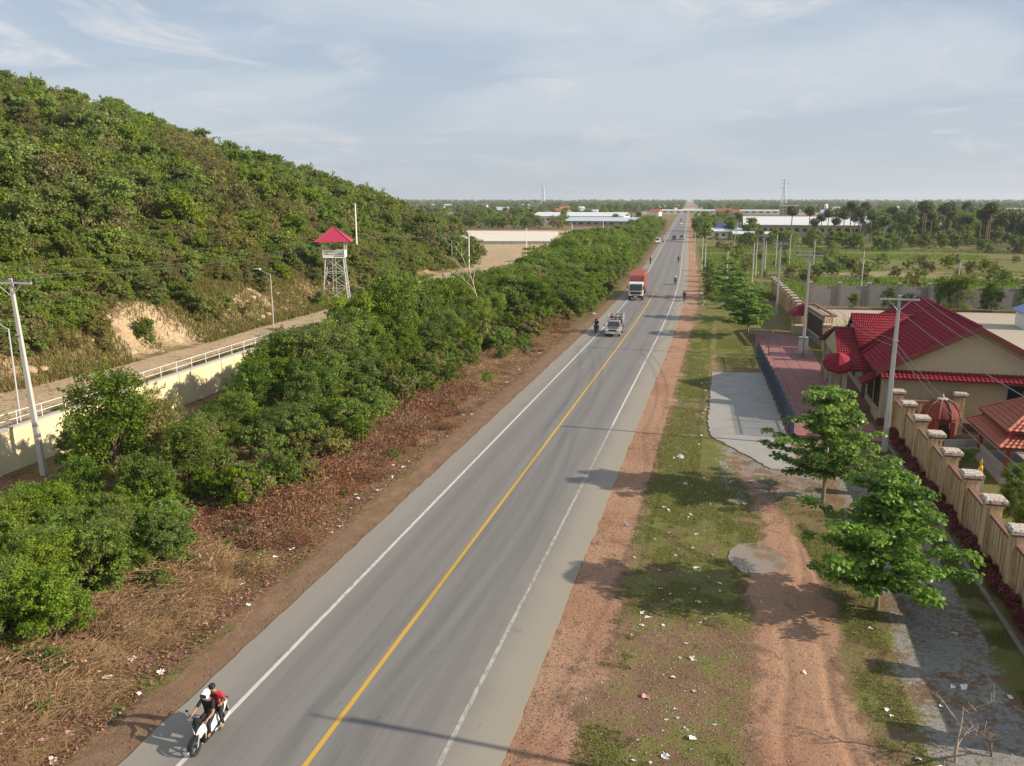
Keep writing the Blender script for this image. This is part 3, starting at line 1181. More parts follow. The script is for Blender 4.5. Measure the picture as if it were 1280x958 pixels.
# dry scrub
dry_protos = [dry_proto('scrub_%d' % i, 40 + i, mat=m, lmat='leaf_dead', leaves_=lv) for i, (m, lv) in enumerate((('twig', 1300), ('twig_red', 2200), ('twig', 1900), ('twig_red', 1500)))]
straw_protos = [dry_proto('straw_%d' % i, 50 + i, Rr=1.1, H=1.1, n=650, leaves_=500, mat=m, lmat='straw') for i, m in enumerate(('twig', 'twig'))]
M['straw_stem'] = simple('straw_stem', (0.30, 0.195, 0.105), 0.9, var=0.3)
for p in straw_protos:
    p[0].materials[0] = M['straw_stem']
for i in range(460):
    yy = 15.5 + 97 * rng.random() ** 1.3
    x = -18.6 - 8.6 * rng.random() ** 0.8
    if yy > 70:
        x = -18.8 - 6.0 * rng.random()
    pr = rng.choice(dry_protos) if vnoise(np.array([x * 1.0 + 50]), np.array([yy]), 7, 2)[0] < 0.585 else rng.choice(straw_protos)
    st = pr in straw_protos
    near = float(np.interp(x, [-22.0, -18.6], [1.0, 0.32]))
    sc_ = rng.uniform(0.6, 1.3) * near
    if x > -19.6 and rng.random() < 0.5:
        continue
    plant('straw_scrub' if st else 'dry_scrub', pr, (x, yy, tz(x, yy) - 0.05), sc_, ('tangle of straw coloured dead stems beside the road, ' if st else 'brown tangle of dead twigs and leaves beside the road, ') + ('level with the white scooter' if yy < 26 else 'between scooter and near pole shadow' if yy < 45 else 'below the tall trees' if yy < 75 else 'near the loaded pickup'), 'scrub',
          'straw coloured scrub' if st else 'brown dead scrub', parts=('stems', 'dead_leaves'), sz=sc_ * rng.uniform(0.75, 1.6))
for i in range(75):
    yy = 16 + 90 * rng.random() ** 1.2
    x = -19.6 - 5.5 * rng.random()
    plant('scrub_weed', rng.choices(bush_protos, (2, 3, 3))[0], (x, yy, tz(x, yy) - 0.05), rng.uniform(0.22, 0.6), 'small green weed sprouting through the dead scrub', 'weed', 'weeds in the dead scrub')
# hanging dead creeper over the bushes
for (x, yy, zz, s_) in ((-27.4, 33.5, 2.0, 1.0), (-25.9, 37.8, 1.3, 0.9), (-28.3, 60.5, 2.6, 0.9), (-26.5, 80, 1.6, 1.0), (-26, 88.5, 2.6, 0.9)):
    plant('dead_creeper', straw_protos[0], (x, yy, tz(x, yy)), s_, 'dead creeper hanging brown over the green bushes', 'creeper', 'dead creepers', parts=('stems', 'dead_leaves'), sz=2.2)

# bare standing trees
def bare_tree(seed, H, r, mat, spread=0.5, levels=3, start=0.45):
    rr = random.Random(seed)
    mb = MB()
    mb.smooth = True

    def grow(p, d, l_, r_, lv):
        pts = [p]
        q = p.copy()
        dd = d.copy()
        k = 4
        for i in range(k):
            dd = (dd + Vector((rr.gauss(0, 0.1), rr.gauss(0, 0.1), rr.gauss(0.03, 0.06)))).normalized()
            q = q + dd * l_ / k
            pts.append(q.copy())
        mb.tube(pts, [r_ * (1 - 0.14 * i) for i in range(k + 1)], 5 if lv else 7, cap=False)
        if lv < levels:
            for i in range(4 if lv else 6):
                f = rr.uniform(start if lv == 0 else 0.25, 1.0)
                j = min(k - 1, int(f * k))
                b = pts[j].lerp(pts[j + 1], f * k - j if f * k - j <= 1 else 1)
                a = rr.uniform(0, 6.28)
                nd = (dd * 0.8 + Vector((math.cos(a), math.sin(a), 0.25)) * spread * 1.6).normalized()
                grow(b, nd, l_ * rr.uniform(0.3, 0.55), r_ * 0.45, lv + 1)
    grow(Vector((0, 0, -0.2)), Vector((0, 0, 1)), H, r, 0)
    return mb.mesh('bare_limbs', M[mat], recalc=False)


bt = thing('bare_tree', 'slender bare pale tree standing out of the green belt', 'tree', (-27.6, 96.5, -0.3))
child('trunk', bare_tree(5, 8.6, 0.13, 'bark_pale', 0.55, 2, 0.6), bt)
bt = thing('bare_shrub', 'leafless forked shrub in the bottom right corner of the verge', 'shrub', (7.3, 23.7, tz(7.3, 23.7)))
child('branches', bare_tree(9, 1.9, 0.05, 'bark_pale', 0.95, 3, 0.05), bt)
child('branches', bare_tree(19, 1.5, 0.04, 'bark_pale', 1.2, 3, 0.05), bt, (-0.25, 0.2, 0), (0.35, -0.5, 1.0))
bt2 = thing('bare_shrub', 'sprawling leafless twigs lying right of the forked shrub', 'shrub', (8.4, 24.2, tz(8.4, 24.2)))
child('branches', bare_tree(12, 1.2, 0.035, 'bark', 1.3, 3, 0.05), bt2)

# dead leaves lying on the left verge
n = 26000
yy = 14 + 90 * RNG.random(n) ** 1.6
xx = -17.7 - np.abs(RNG.normal(size=n)) * 3.2 - 0.2
yy, xx = yy[xx > -30], xx[xx > -30]
P = np.stack([xx, yy, terrain(xx, yy) + 0.02 + 0.05 * RNG.random(len(xx))], 1)
N = RNG.normal(size=P.shape) * 0.5 + np.array([0, 0, 1])
o = bpy.data.objects.new('leaf_litter', leaf_mesh('leaf_litter', P, N, RNG.uniform(0.05, 0.15, len(P)), np.stack([RNG.random(len(P)), np.zeros(len(P))], 1), M['leaf_dead'], 0.55))
link(o)
tag(o, 'carpet of brown dead leaves on the left verge', 'leaf litter', kind='stuff')

# short grass on the right verge
n = 330000
yy = 14 + 100 * RNG.random(n) ** 1.5
xx = RNG.uniform(-3.6, 6.6, n)
wide = RNG.random(n) < 0.10
xx = np.where(wide, RNG.uniform(10.15, 11.05, n), xx)
yy = np.where(wide, RNG.uniform(20, 58, n), yy)
pc_ = np.interp(yy, [10, 25, 33, 42, 52, 62, 80, 110], [3.6, 3.35, 3.35, 3.3, 1.2, 0.2, -0.6, -0.8])
pw_ = np.interp(yy, [10, 25, 33, 40, 46, 62, 80, 110], [2.2, 1.75, 1.7, 0.9, 0.5, 0.45, 0.35, 0.2])
m = (np.abs(xx - pc_) > pw_ * 1.05) & ((vnoise(xx + 400, yy + 70, 11, 4) - 0.5) * 0.45 + (vnoise(xx, yy, 3.5, 4) - 0.5) * 0.9 + (vnoise(xx + 9, yy, 0.8, 2) - 0.5) * 0.8 > np.where(yy < 36, 0.0, -0.06))
m &= ~((xx > -0.8) & (xx < 5.2) & (yy > 49) & (yy < 80.5)) & ~((xx > 3.6) & (yy > 56))
xx, yy = xx[m], yy[m]
P = np.stack([xx, yy, terrain(xx, yy) - 0.01], 1)
o = bpy.data.objects.new('verge_grass', blades_mesh('verge_grass', P, RNG.uniform(0.04, 0.15, len(P)), np.stack([RNG.random(len(P)), (RNG.random(len(P)) < 0.12) * 0.7], 1), M['grass'], w=0.016, spread=0.9))
link(o)
tag(o, 'short patchy green grass on the right hand verge', 'grass', kind='stuff')

# crumbs of dead leaf, gravel and grit on the right verge
n = 60000
yy = 13 + 75 * RNG.random(n) ** 1.7
xx = RNG.uniform(-5.3, 6.4, n)
k = ~((xx > -0.8) & (xx < 5.2) & (yy > 49) & (yy < 80.5)) & ((xx < 1.6) | (xx > 5.0) | (RNG.random(n) < 0.12))
xx, yy = xx[k], yy[k]
P = np.stack([xx, yy, terrain(xx, yy) + 0.012], 1)
N = RNG.normal(size=P.shape) * 0.5 + np.array([0, 0, 1])
M['grit'] = leaf_mat('verge_grit', (0.07, 0.045, 0.03), (0.46, 0.34, 0.25), 0.05, 0.0)
o = bpy.data.objects.new('verge_debris', leaf_mesh('verge_debris', P, N, RNG.uniform(0.02, 0.075, len(P)), np.stack([RNG.random(len(P)) ** 1.4, np.zeros(len(P))], 1), M['grit'], 0.7))
link(o)
tag(o, 'crumbs of dead leaf and gravel strewn over the right verge', 'debris', kind='stuff')

# ---- right verge: trees with broad leaves in flat tiers


def tier_tree(name, seed, H, Rr, label, loc, tiers=6, per=330, leaf=0.24, z0=0.28, sx=1.0):
    rr = np.random.default_rng(seed)
    mb = MB()
    mb.smooth = True
    mb.tube([(0, 0, -0.2), (0.05, 0.02, H * 0.35), (-0.04, 0.05, H * 0.7), (0.02, 0, H * 0.97)], [0.10, 0.085, 0.06, 0.025], 8)
    cs, rs = [], []
    for i in range(tiers):
        f = i / (tiers - 1)
        z = H * (z0 + (1 - z0) * f * 0.97)
        rad = Rr * (1 - 0.72 * f ** 2.0) * rr.uniform(0.8, 1.12) * (0.72 if i == 0 else 1)
        nb_ = 7 if f < 0.7 else 5
        for b in range(nb_):
            a = 2 * math.pi * (b + rr.uniform(-0.3, 0.3)) / nb_ + i * 0.7
            l_ = rad * rr.uniform(0.5, 1.12)
            e = Vector((math.cos(a) * l_ * sx, math.sin(a) * l_, z + 0.05 * l_ + rr.normal() * 0.08))
            s0 = Vector((0, 0, z - 0.12 * l_))
            mb.tube([s0, s0.lerp(e, 0.5) + Vector((0, 0, 0.06)), e], [0.035, 0.024, 0.01], 5, cap=False)
            for q in np.linspace(0.3, 1.0, 4):
                c = s0.lerp(e, q)
                cs.append((c.x + rr.normal() * 0.15, c.y + rr.normal() * 0.15, c.z + 0.12))
                rs.append(rr.uniform(0.30, 0.50))
    P, N, TI = clump_leaves(rr, cs, rs, per / 7, upbias=1.1, dead=0.012, flat=0.42)
    t = thing(name, label, 'tree', loc)
    o1 = bpy.data.objects.new('trunk', mb.mesh(name + '_trunk', M['bark_pale'], recalc=False))
    link(o1, t)
    o2 = bpy.data.objects.new('crown', leaf_mesh(name + '_crown', P, N, leaf * rr.uniform(0.6, 1.25, len(P)), TI, M['leaf_big'], 0.62, rr, fold=0.1))
    link(o2, t)
    return t


VT = 'verge trees in a row'
tier_tree('broadleaf_tree', 61, 5.6, 2.85, 'nearest broad leaved tree on the verge, trunk foot in view', (6.6, 33.0, tz(6.6, 33)), 8, 520, 0.25, 0.22)
tier_tree('broadleaf_tree', 62, 5.9, 3.3, 'tiered broad leaved tree just behind the nearest verge tree', (5.9, 45.8, tz(5.9, 45.8)), 8, 520, 0.25, 0.26)
tier_tree('broadleaf_tree', 63, 5.0, 3.4, 'wide tiered tree at the far end of the blue fence', (3.1, 101.5, 0), 6, 520, 0.28, 0.35)
tier_tree('broadleaf_tree', 64, 5.6, 3.6, 'second tiered tree behind the one by the blue fence', (2.4, 116, 0), 6, 520, 0.28, 0.3)
tier_tree('broadleaf_tree', 65, 6.0, 4.2, 'dark wide tree furthest back in the verge row', (1.0, 141, 0), 6, 600, 0.3, 0.2)
for i, (x, y_, s_) in enumerate(((-2.0, 146, 1.2), (-1.6, 152, 1.3), (-2.6, 160, 1.1), (-2.4, 170, 1.3), (-3.2, 182, 1.2), (-3.6, 196, 1.3), (1.2, 128, 0.9), (-1.0, 133, 1.1), (4.5, 127, 0.9))):
    plant('verge_bush', bush_protos[i % 2], (x, y_, 0), s_, 'bush on the right roadside beyond the parked motorcycle', 'bush', 'bushes on the right roadside')

# red leaved bedding plants below the boundary wall
rr = np.random.default_rng(77)
P, N, TI = clump_leaves(rr, [(rr.normal() * 0.1, rr.normal() * 0.12, 0.16 + 0.2 * rr.random()) for _ in range(9)], [0.13] * 9, 46, upbias=0.8, dead=0)
red_leaf = leaf_mesh('red_leaves', P, N, rr.uniform(0.07, 0.14, len(P)), TI, M['leaf_red'], 0.6, rr)
st = MB()
for i in range(6):
    st.tube([(0, 0, -0.05), (rr.normal() * 0.1, rr.normal() * 0.1, 0.3)], 0.01, 4)
red_stem = st.mesh('red_stems', M['bark'])
for i in range(112):
    y_ = 26.5 + i * 0.305
    x = 11.75 + random.uniform(-0.22, 0.28)
    plant('red_bedding_plant', (red_stem, red_leaf), (x, y_, 0.12), random.uniform(0.75, 1.2), 'dark red leaved bedding plant below the boundary wall', 'plant', 'red bedding plants', parts=('stems', 'leaves'))

# ---- hill forest
hill_protos = [
    tree_proto('hill_a', 101, 5.2, 2.3, 40, 120, 0.28, 'leaf_hill', 0.05, clump=0.34, width=0.7),
    tree_proto('hill_b', 102, 5.2, 2.0, 36, 120, 0.27, 'leaf_hill', 0.06, clump=0.34, width=0.7),
    tree_proto('hill_c', 103, 5.2, 2.6, 40, 120, 0.28, 'leaf_hill', 0.05, clump=0.3, width=0.7),
    tree_proto('hill_d', 104, 5.2, 2.2, 32, 90, 0.26, 'leaf_olive', 0.08, clump=0.3, width=0.6, bark='bark_pale'),
    tree_proto('hill_e', 105, 5.2, 2.3, 36, 120, 0.28, 'leaf_bright', 0.05, clump=0.32, width=0.7),
    tree_proto('hill_f', 106, 5.0, 2.0, 26, 50, 0.24, 'leaf_olive', 0.1, clump=0.3, width=0.5, bark='bark_pale', dead=0.2),
]
n = 16000
hx = -50 - 330 * RNG.random(n) ** 1.25
hy = 22 + 345 * RNG.random(n)
d = foot_x(hy) - hx
pz = terrain(hx, hy)
# keep what the camera side of the hill shows, spaced a little apart
vis = (d > 6.5) & (hx / np.maximum(hy, 1) > -1.6)
hx, hy, pz, d = hx[vis], hy[vis], pz[vis], d[vis]
cell = {}
keep = []
order = np.argsort(np.hypot(hx, hy))
for i in order:
    sp = 1.75 + 0.006 * math.hypot(hx[i], hy[i])
    k = (int(hx[i] // sp), int(hy[i] // sp), round(sp, 0))
    if k in cell:
        continue
    cell[k] = 1
    keep.append(i)
keep = np.array(keep)
hx, hy, pz, d = hx[keep], hy[keep], pz[keep], d[keep]
kinds = RNG.choice(6, len(hx), p=[0.25, 0.23, 0.22, 0.12, 0.10, 0.08])
patch = vnoise(hx, hy, 30, 3)
kinds = np.where((patch > 0.62) & (RNG.random(len(hx)) < 0.45), RNG.choice([3, 5], len(hx)), kinds)
hs = (0.5 + 0.95 * RNG.random(len(hx)) ** 1.6) * (0.6 + 0.5 * sstep(6, 28, d)) * 0.92
HL = ['leafy green tree on the wooded hill, ', 'olive brown half bare tree on the wooded hill, ']


def hill_place(x, y):
    a = x / y
    return 'at the left edge of the picture' if a < -0.95 else 'above the near street lamp' if a < -0.72 else 'above the rocky bank' if a < -0.56 else 'behind the watchtower' if a < -0.44 else 'right of the watchtower'



crowns = {}
for i in range(min(290, len(hx))):
    kd = int(kinds[i])
    t = plant('hill_tree', hill_protos[kd], (hx[i], hy[i], pz[i] - 0.2), float(hs[i]), HL[1 if kd in (3, 5) else 0] + hill_place(hx[i], hy[i]), 'tree', 'trees on the wooded hill')
    crowns.setdefault(kd, [c for c in t.children if c.name.startswith('crown')][0])


def scatter(name, P, idx_, rot, scl, objs, label, cat):
    """points carrying instances of linked prototype crowns"""
    me = bpy.data.meshes.new(name)
    me.vertices.add(len(P))
    me.vertices.foreach_set('co', np.asarray(P, np.float32).ravel())
    for nm2, arr, ty in (('pick', idx_, 'INT'), ('turn', rot, 'FLOAT'), ('grow', scl, 'FLOAT')):
        a = me.attributes.new(nm2, ty, 'POINT')
        a.data.foreach_set('value', np.asarray(arr, np.int32 if ty == 'INT' else np.float32))
    o = bpy.data.objects.new(name, me)
    link(o)
    ng = bpy.data.node_groups.new(name + '_nodes', 'GeometryNodeTree')
    ng.interface.new_socket('Geometry', in_out='INPUT', socket_type='NodeSocketGeometry')
    ng.interface.new_socket('Geometry', in_out='OUTPUT', socket_type='NodeSocketGeometry')
    gi, go = ng.nodes.new('NodeGroupInput'), ng.nodes.new('NodeGroupOutput')
    join = ng.nodes.new('GeometryNodeJoinGeometry')

    def named(nm3, ty):
        q = ng.nodes.new('GeometryNodeInputNamedAttribute')
        q.data_type = ty
        q.inputs[0].default_value = nm3
        return q.outputs[0]
    for k_, ob in objs.items():
        oi = ng.nodes.new('GeometryNodeObjectInfo')
        oi.inputs['Object'].default_value = ob
        oi.inputs['As Instance'].default_value = True
        cmp_ = ng.nodes.new('FunctionNodeCompare')
        cmp_.data_type = 'INT'
        cmp_.operation = 'EQUAL'
        ng.links.new(named('pick', 'INT'), cmp_.inputs[2])
        cmp_.inputs[3].default_value = k_
        ip = ng.nodes.new('GeometryNodeInstanceOnPoints')
        ng.links.new(gi.outputs[0], ip.inputs['Points'])
        ng.links.new(cmp_.outputs[0], ip.inputs['Selection'])
        ng.links.new(oi.outputs['Geometry'], ip.inputs['Instance'])
        cx = ng.nodes.new('ShaderNodeCombineXYZ')
        ng.links.new(named('turn', 'FLOAT'), cx.inputs[2])
        ng.links.new(cx.outputs[0], ip.inputs['Rotation'])
        ng.links.new(named('grow', 'FLOAT'), ip.inputs['Scale'])
        ng.links.new(ip.outputs[0], join.inputs[0])
    ng.links.new(join.outputs[0], go.inputs[0])
    md = o.modifiers.new('scatter', 'NODES')
    md.node_group = ng
    tag(o, label, cat, kind='stuff')
    return o


rest = slice(290, None)
scatter('hillside_forest', np.stack([hx[rest], hy[rest], pz[rest] - 0.2], 1), kinds[rest], RNG.uniform(0, 6.28, len(hx[rest])), hs[rest], crowns, 'unbroken forest covering the upper hill', 'forest')
# understorey of scrub on the lower slope
n = 4200
sy = 30 + 170 * RNG.random(n)
sx = foot_x(sy) - 1.0 - np.abs(RNG.normal(size=n)) * 15
ok = (vnoise(sx, sy, 6, 3) > 0.36) & ~((sy > 62) & (sy < 122) & (foot_x(sy) - sx < 7.5) & (RNG.random(n) < 0.8))
sx, sy = sx[ok], sy[ok]
scatter('hillside_scrub', np.stack([sx, sy, terrain(sx, sy) - 0.15], 1), RNG.choice(6, len(sx), p=[0.16, 0.14, 0.14, 0.28, 0.06, 0.22]), RNG.uniform(0, 6.28, len(sx)), RNG.uniform(0.2, 0.55, len(sx)), crowns, 'olive green scrub on the lower slope of the hill', 'scrub')

# ------------------------------------------------------------------ boundary wall on the right


def wall_plaster():
    t = NT('stained_cream_render')
    co = t.co()
    w = t.n.new('ShaderNodeNewGeometry').outputs['Position']
    n = t.noise(w, 1.5, 5, 0.6)
    streak = t.noise(t.mapping(w, (7, 7, 0.35)), 1.0, 5, 0.65)
    c = t.mix(n, (0.56, 0.40, 0.21), (0.74, 0.56, 0.33))
    c = t.mix(t.math('MULTIPLY', t.step(streak, 0.47, 0.62), 0.9), c, (0.30, 0.155, 0.06))
    t.col(c)
    t.rough(0.9)
    t.bump(t.noise(w, 20, 4, 0.6), 0.01)
    return t.m


def cap_mat():
    t = NT('weathered_cap')
    w = t.n.new('ShaderNodeNewGeometry').outputs['Position']
    n = t.noise(w, 9, 5, 0.7)
    c = t.mix(t.step(n, 0.42, 0.62), (0.60, 0.54, 0.47), (0.22, 0.13, 0.11))
    t.col(c)
    t.rough(0.9)
    return t.m


M['wallr'] = wall_plaster()
M['cap'] = cap_mat()
M['coping'] = simple('brown_coping', (0.22, 0.115, 0.085), 0.85, var=0.3, scale=5)

pil = MB()
pil.box6(-0.32, 0.32, -0.32, 0.32, 0, 2.55)
pil.box6(-0.36, 0.36, -0.36, 0.36, 2.55, 2.68)
pil_me = pil.mesh('pillar', M['wallr'])
capm = MB()
capm.box((0, 0, 2.73), (0.82, 0.82, 0.10))
capm_me = capm.mesh('pillar_band', M['coping'])
cap2 = MB()
cap2.box((0, 0, 2.86), (0.95, 0.95, 0.15))
cap2.box((0, 0, 2.965), (0.86, 0.86, 0.06), taper=0.9)
cap2_me = cap2.mesh('pillar_cap', M['cap'])


def pillar(parent, x, y, rz=0):
    p = child('pillar', pil_me, parent, (x, y, 0), (0, 0, rz))
    child('pillar_band', capm_me, p)
    child('pillar_cap', cap2_me, p)
    return p


slat_me = MB().box((0, 0, 1.1), (0.10, 0.30, 2.1)).mesh('slat', M['wallr'])


def panel(parent, a, b, slats=8):
    a, b = Vector((*a, 0)), Vector((*b, 0))
    d = b - a
    L = d.length
    rz = math.atan2(d.y, d.x) - math.pi / 2
    mb = MB().box((0, 0, 1.05), (0.16, L, 2.1))
    p = mb.build('panel', M['wallr'], parent, (a + b) / 2)
    p.rotation_euler = (0, 0, rz)
    child('coping', MB().box((0, 0, 2.2), (0.34, L, 0.13)).mesh('coping', M['coping']), p)
    child('plinth', MB().box((0, 0, 0.15), (0.30, L, 0.34)).mesh('plinth', M['wallr']), p)
    for i in range(slats):
        child('slat', slat_me, p, (-0.10, -L / 2 + (i + 0.5) * L / slats, 0.02))
    return p


bw = thing('boundary_wall', 'cream boundary wall with capped pillars beside the red bedding plants', 'wall', (0, 0, 0))
ys_ = [24.6, 28.35, 32.1, 35.85, 39.5, 43.1, 46.9, 50.5, 54.2, 58.0, 61.7]
for i, y_ in enumerate(ys_):
    pillar(bw, 12.3, y_)
    if i:
        panel(bw, (12.3, ys_[i - 1] + 0.32), (12.3, y_ - 0.32))
rw = thing('return_wall', 'short wall running from the last pillar to the gate pillar beside the house', 'wall')
pillar(rw, 16.3, 61.9)
panel(rw, (12.62, 61.75), (15.98, 61.85), 7)
fw = thing('far_boundary_wall', 'cream pillared wall continuing beyond the sign wall into the distance', 'wall')
pv = None
for i in range(13):
    y_ = 108.5 + i * 3.5
    x = 9.9 - (y_ - 108) * 0.025 - max(0, y_ - 125) * 0.018
    pillar(fw, x, y_)
    if pv:
        panel(fw, (pv[0], pv[1] + 0.32), (x, y_ - 0.32), 4)
    pv = (x, y_)
mw = thing('middle_boundary_wall', 'short cream pillared wall between the sign wall and the house', 'wall')
pv = None
for (x, y_) in ((11.55, 86.5), (11.3, 90.2), (11.05, 93.9)):
    pillar(mw, x, y_)
    if pv:
        panel(mw, (pv[0], pv[1] + 0.32), (x, y_ - 0.32), 5)
    pv = (x, y_)

# kerb of the planting bed
kb = thing('planting_bed_kerb', 'low concrete kerb along the red leaved planting bed', 'kerb')
M['kerb'] = simple('mossy_kerb', (0.20, 0.165, 0.13), 0.9, var=0.3, scale=3)
kme = MB().box((0, 0, 0.06), (0.18, 1.17, 0.2)).mesh('kerb_stone', M['kerb'])
for i in range(28):
    y_ = 24.5 + i * 1.2
    child('kerb_stone', kme, kb, (11.15 + random.uniform(-0.01, 0.01), y_, random.uniform(-0.01, 0.01)))

# sign wall with framed panel
sw = thing('sign_wall', 'dark framed sign wall with thick red cap beside the entrance', 'wall', (10.75, 100.2, 0), 0.1)
mb = MB()
mb.box6(-0.25, 0.25, -5.0, 5.0, 0, 3.6)
mb.build('wall_core', M['grey_wall'], sw)
mb = MB()
for y0, y1, z0, z1 in ((-4.4, 4.4, 3.0, 3.2), (-4.4, 4.4, 0.8, 1.0), (-4.4, -4.2, 1.0, 3.0), (4.2, 4.4, 1.0, 3.0)):
    mb.box6(-0.33, -0.25, y0, y1, z0, z1)
mb.build('frame', M['beige'], sw)
MB().box6(-0.27, -0.253, -4.2, 4.2, 1.0, 3.0).build('sign_panel', M['shutter'], sw)
mb = MB()
mb.box6(-0.8, -0.5, -5.4, 5.4, 3.6, 3.8)
mb.box6(0.5, 0.8, -5.4, 5.4, 3.6, 3.8)
mb.box6(-0.5, 0.5, -5.4, -5.0, 3.6, 3.8)
mb.box6(-0.5, 0.5, 5.0, 5.4, 3.6, 3.8)
mb.build('cap_frame', M['coping'], sw)
for s_ in (-1, 1):
    MB().box6(-0.45, 0.45, s_ * 5.2 - 0.3, s_ * 5.2 + 0.3, 0, 3.6).build('end_post', M['wallr'], sw)

# ------------------------------------------------------------------ tiled roofs


def tile_field(a, b, c, d, nu, nv, amp=0.05, lap=0.05):
    """rippled, lapped tiles on the quad a-b (eave) to d-c (ridge)"""
    a, b, c, d = (Vector(p) for p in (a, b, c, d))
    nrm = (b - a).cross(d - a).normalized()
    if nrm.z < 0:
        nrm = -nrm
    V, F = [], []
    per = 6
    for j in range(nv):
        for e in (0, 1):
            t = (j + e) / nv
            for i in range(nu * per + 1):
                s = i / (nu * per)
                p = (a.lerp(b, s)).lerp(d.lerp(c, s), t)
                r = amp * 0.5 * (1 + math.cos(2 * math.pi * i / per))
                V.append(p + nrm * (r + (lap if e == 0 else 0.0)))
    n = nu * per + 1
    for j in range(nv * 2 - 1):
        for i in range(nu * per):
            F.append((j * n + i, j * n + i + 1, (j + 1) * n + i + 1, (j + 1) * n + i))
    return V, F


def roof_slope(parent, name, corners, mat, nu, nv, thick=0.12):
    a, b, c, d = corners
    V, F = tile_field(a, b, c, d, nu, nv)
    mb = MB()
    mb.add(V, F)
    ro = mb.build(name, mat, parent, recalc=False)
    lo = MB()
    P = [Vector(p) - Vector((0, 0, 0.012)) for p in (a, b, c, d)]
    Q = [p - Vector((0, 0, thick)) for p in P]
    lo.add(P + Q, [(0, 1, 2, 3), (7, 6, 5, 4), (0, 4, 5, 1), (1, 5, 6, 2), (2, 6, 7, 3), (3, 7, 4, 0)])
    k = lo.build('roof_deck', M['trim'], ro)
    return ro


def ridge(parent, pts, mat, r=0.11):
    mb = MB()
    pts = [Vector(p) for p in pts]
    n = max(2, int((pts[1] - pts[0]).length / 0.4))
    for i in range(n):
        p, q = pts[0].lerp(pts[1], i / n), pts[0].lerp(pts[1], (i + 1.08) / n)
        mb.tube([p, q], [r * 1.12, r * 0.92], 8)
    return mb.build('ridge_tiles', mat, parent)


# ------------------------------------------------------------------ red roofed house
h = thing('house', 'beige house with dark red tiled gable roof beside the forecourt', 'house')
RR = M['redroof']
ex, rx_, ex2, ez, rz_ = 10.9, 17.2, 23.5, 4.1, 7.45
y0, y1 = 62.3, 81.6
walls = MB()
walls.box6(11.5, 22.9, 63.0, 81.0, 0, 4.1)
walls.build('wall', M['beige'], h)
MB().prism([(11.35, 4.1), (23.05, 4.1), (17.2, 7.2)], 63.0, 81.0, 'Y').build('gable', M['beige'], h)
roof_slope(h, 'roof', [(ex, y1, ez), (ex, y0, ez), (rx_, y0, rz_), (rx_, y1, rz_)], RR, 62, 22)
roof_slope(h, 'roof', [(ex2, y0, ez), (ex2, y1, ez), (rx_, y1, rz_), (rx_, y0, rz_)], RR, 62, 22)
ridge(h, [(rx_, y0, rz_ + 0.06), (rx_, y1, rz_ + 0.06)], RR, 0.13)
for sx_ in (-1, 1):                                   # barge boards on the near gable
    mb = MB()
    a = Vector((rx_ + sx_ * 6.35, y0 - 0.03, ez - 0.02))
    b = Vector((rx_, y0 - 0.03, rz_ - 0.0))
    mb.add([a + Vector((0, -0.03, -0.28)), b + Vector((0, -0.03, -0.28)), b + Vector((0, -0.03, 0.1)), a + Vector((0, -0.03, 0.1)),
            a + Vector((0, 0.03, -0.28)), b + Vector((0, 0.03, -0.28)), b + Vector((0, 0.03, 0.1)), a + Vector((0, 0.03, 0.1))],
           [(0, 1, 2, 3), (7, 6, 5, 4), (0, 4, 5, 1), (3, 2, 6, 7), (1, 5, 6, 2), (0, 3, 7, 4)])
    mb.build('barge_board', M['trim'], h)
# pent roof strip across the near gable
roof_slope(h, 'pent_roof', [(11.2, 61.9, 3.72), (22.9, 61.9, 3.72), (22.9, 62.98, 4.12), (11.2, 62.98, 4.12)], M['redroof'], 40, 3, 0.1)
# cross gable towards the road
zc_ = 6.6
roof_slope(h, 'cross_roof', [(10.75, 69.0, 4.2), (10.95, 69.0, 4.2), (15.6, 74.0, zc_), (10.55, 74.0, zc_)], RR, 24, 14)
roof_slope(h, 'cross_roof', [(10.95, 79.0, 4.2), (10.75, 79.0, 4.2), (10.55, 74.0, zc_), (15.6, 74.0, zc_)], RR, 24, 14)
ridge(h, [(10.5, 74.0, zc_ + 0.05), (15.6, 74.0, zc_ + 0.05)], RR)
ridge(h, [(10.8, 68.9, 4.24), (15.6, 74.0, zc_ + 0.03)], RR, 0.09)
MB().prism([(69.3, 4.1), (78.7, 4.1), (74.0, 6.35)], 10.85, 11.1, 'X').build('cross_gable_wall', M['beige'], h)
# porch with its own lower roof
roof_slope(h, 'porch_roof', [(8.9, 66.5, 3.3), (11.2, 66.5, 3.3), (11.2, 74.0, 5.55), (9.3, 74.0, 5.55)], RR, 11, 18)
roof_slope(h, 'porch_roof', [(11.2, 81.5, 3.3), (8.9, 81.5, 3.3), (9.3, 74.0, 5.55), (11.2, 74.0, 5.55)], RR, 11, 18)
MB().prism([(67.5, 3.25), (80.5, 3.25), (74.0, 5.25)], 9.35, 9.55, 'X').build('porch_gable', M['beige'], h)
for y_ in (67.2, 70.6, 74.0, 77.4, 80.8):
    c = MB()
    c.box6(9.25, 9.75, y_ - 0.25, y_ + 0.25, 0.17, 1.1)
    c.box6(9.35, 9.65, y_ - 0.15, y_ + 0.15, 1.1, 2.7)
    c.box6(9.3, 9.7, y_ - 0.2, y_ + 0.2, 2.7, 3.25)
    c.build('porch_column', M['beige'], h)
MB().box6(9.3, 11.5, 66.9, 81.0, 0.02, 0.42).build('porch_floor', M['paver'], h)
for i in range(3):
    MB().box6(8.3 + 0.34 * i, 9.3, 72.6, 75.4, 0.02, 0.28 + 0.0 + 0.07 * i).build('porch_step', M['paver'], h)
dr = MB().box6(11.44, 11.52, 70.0, 71.4, 0.42, 2.75).build('door', M['shutter'], h)
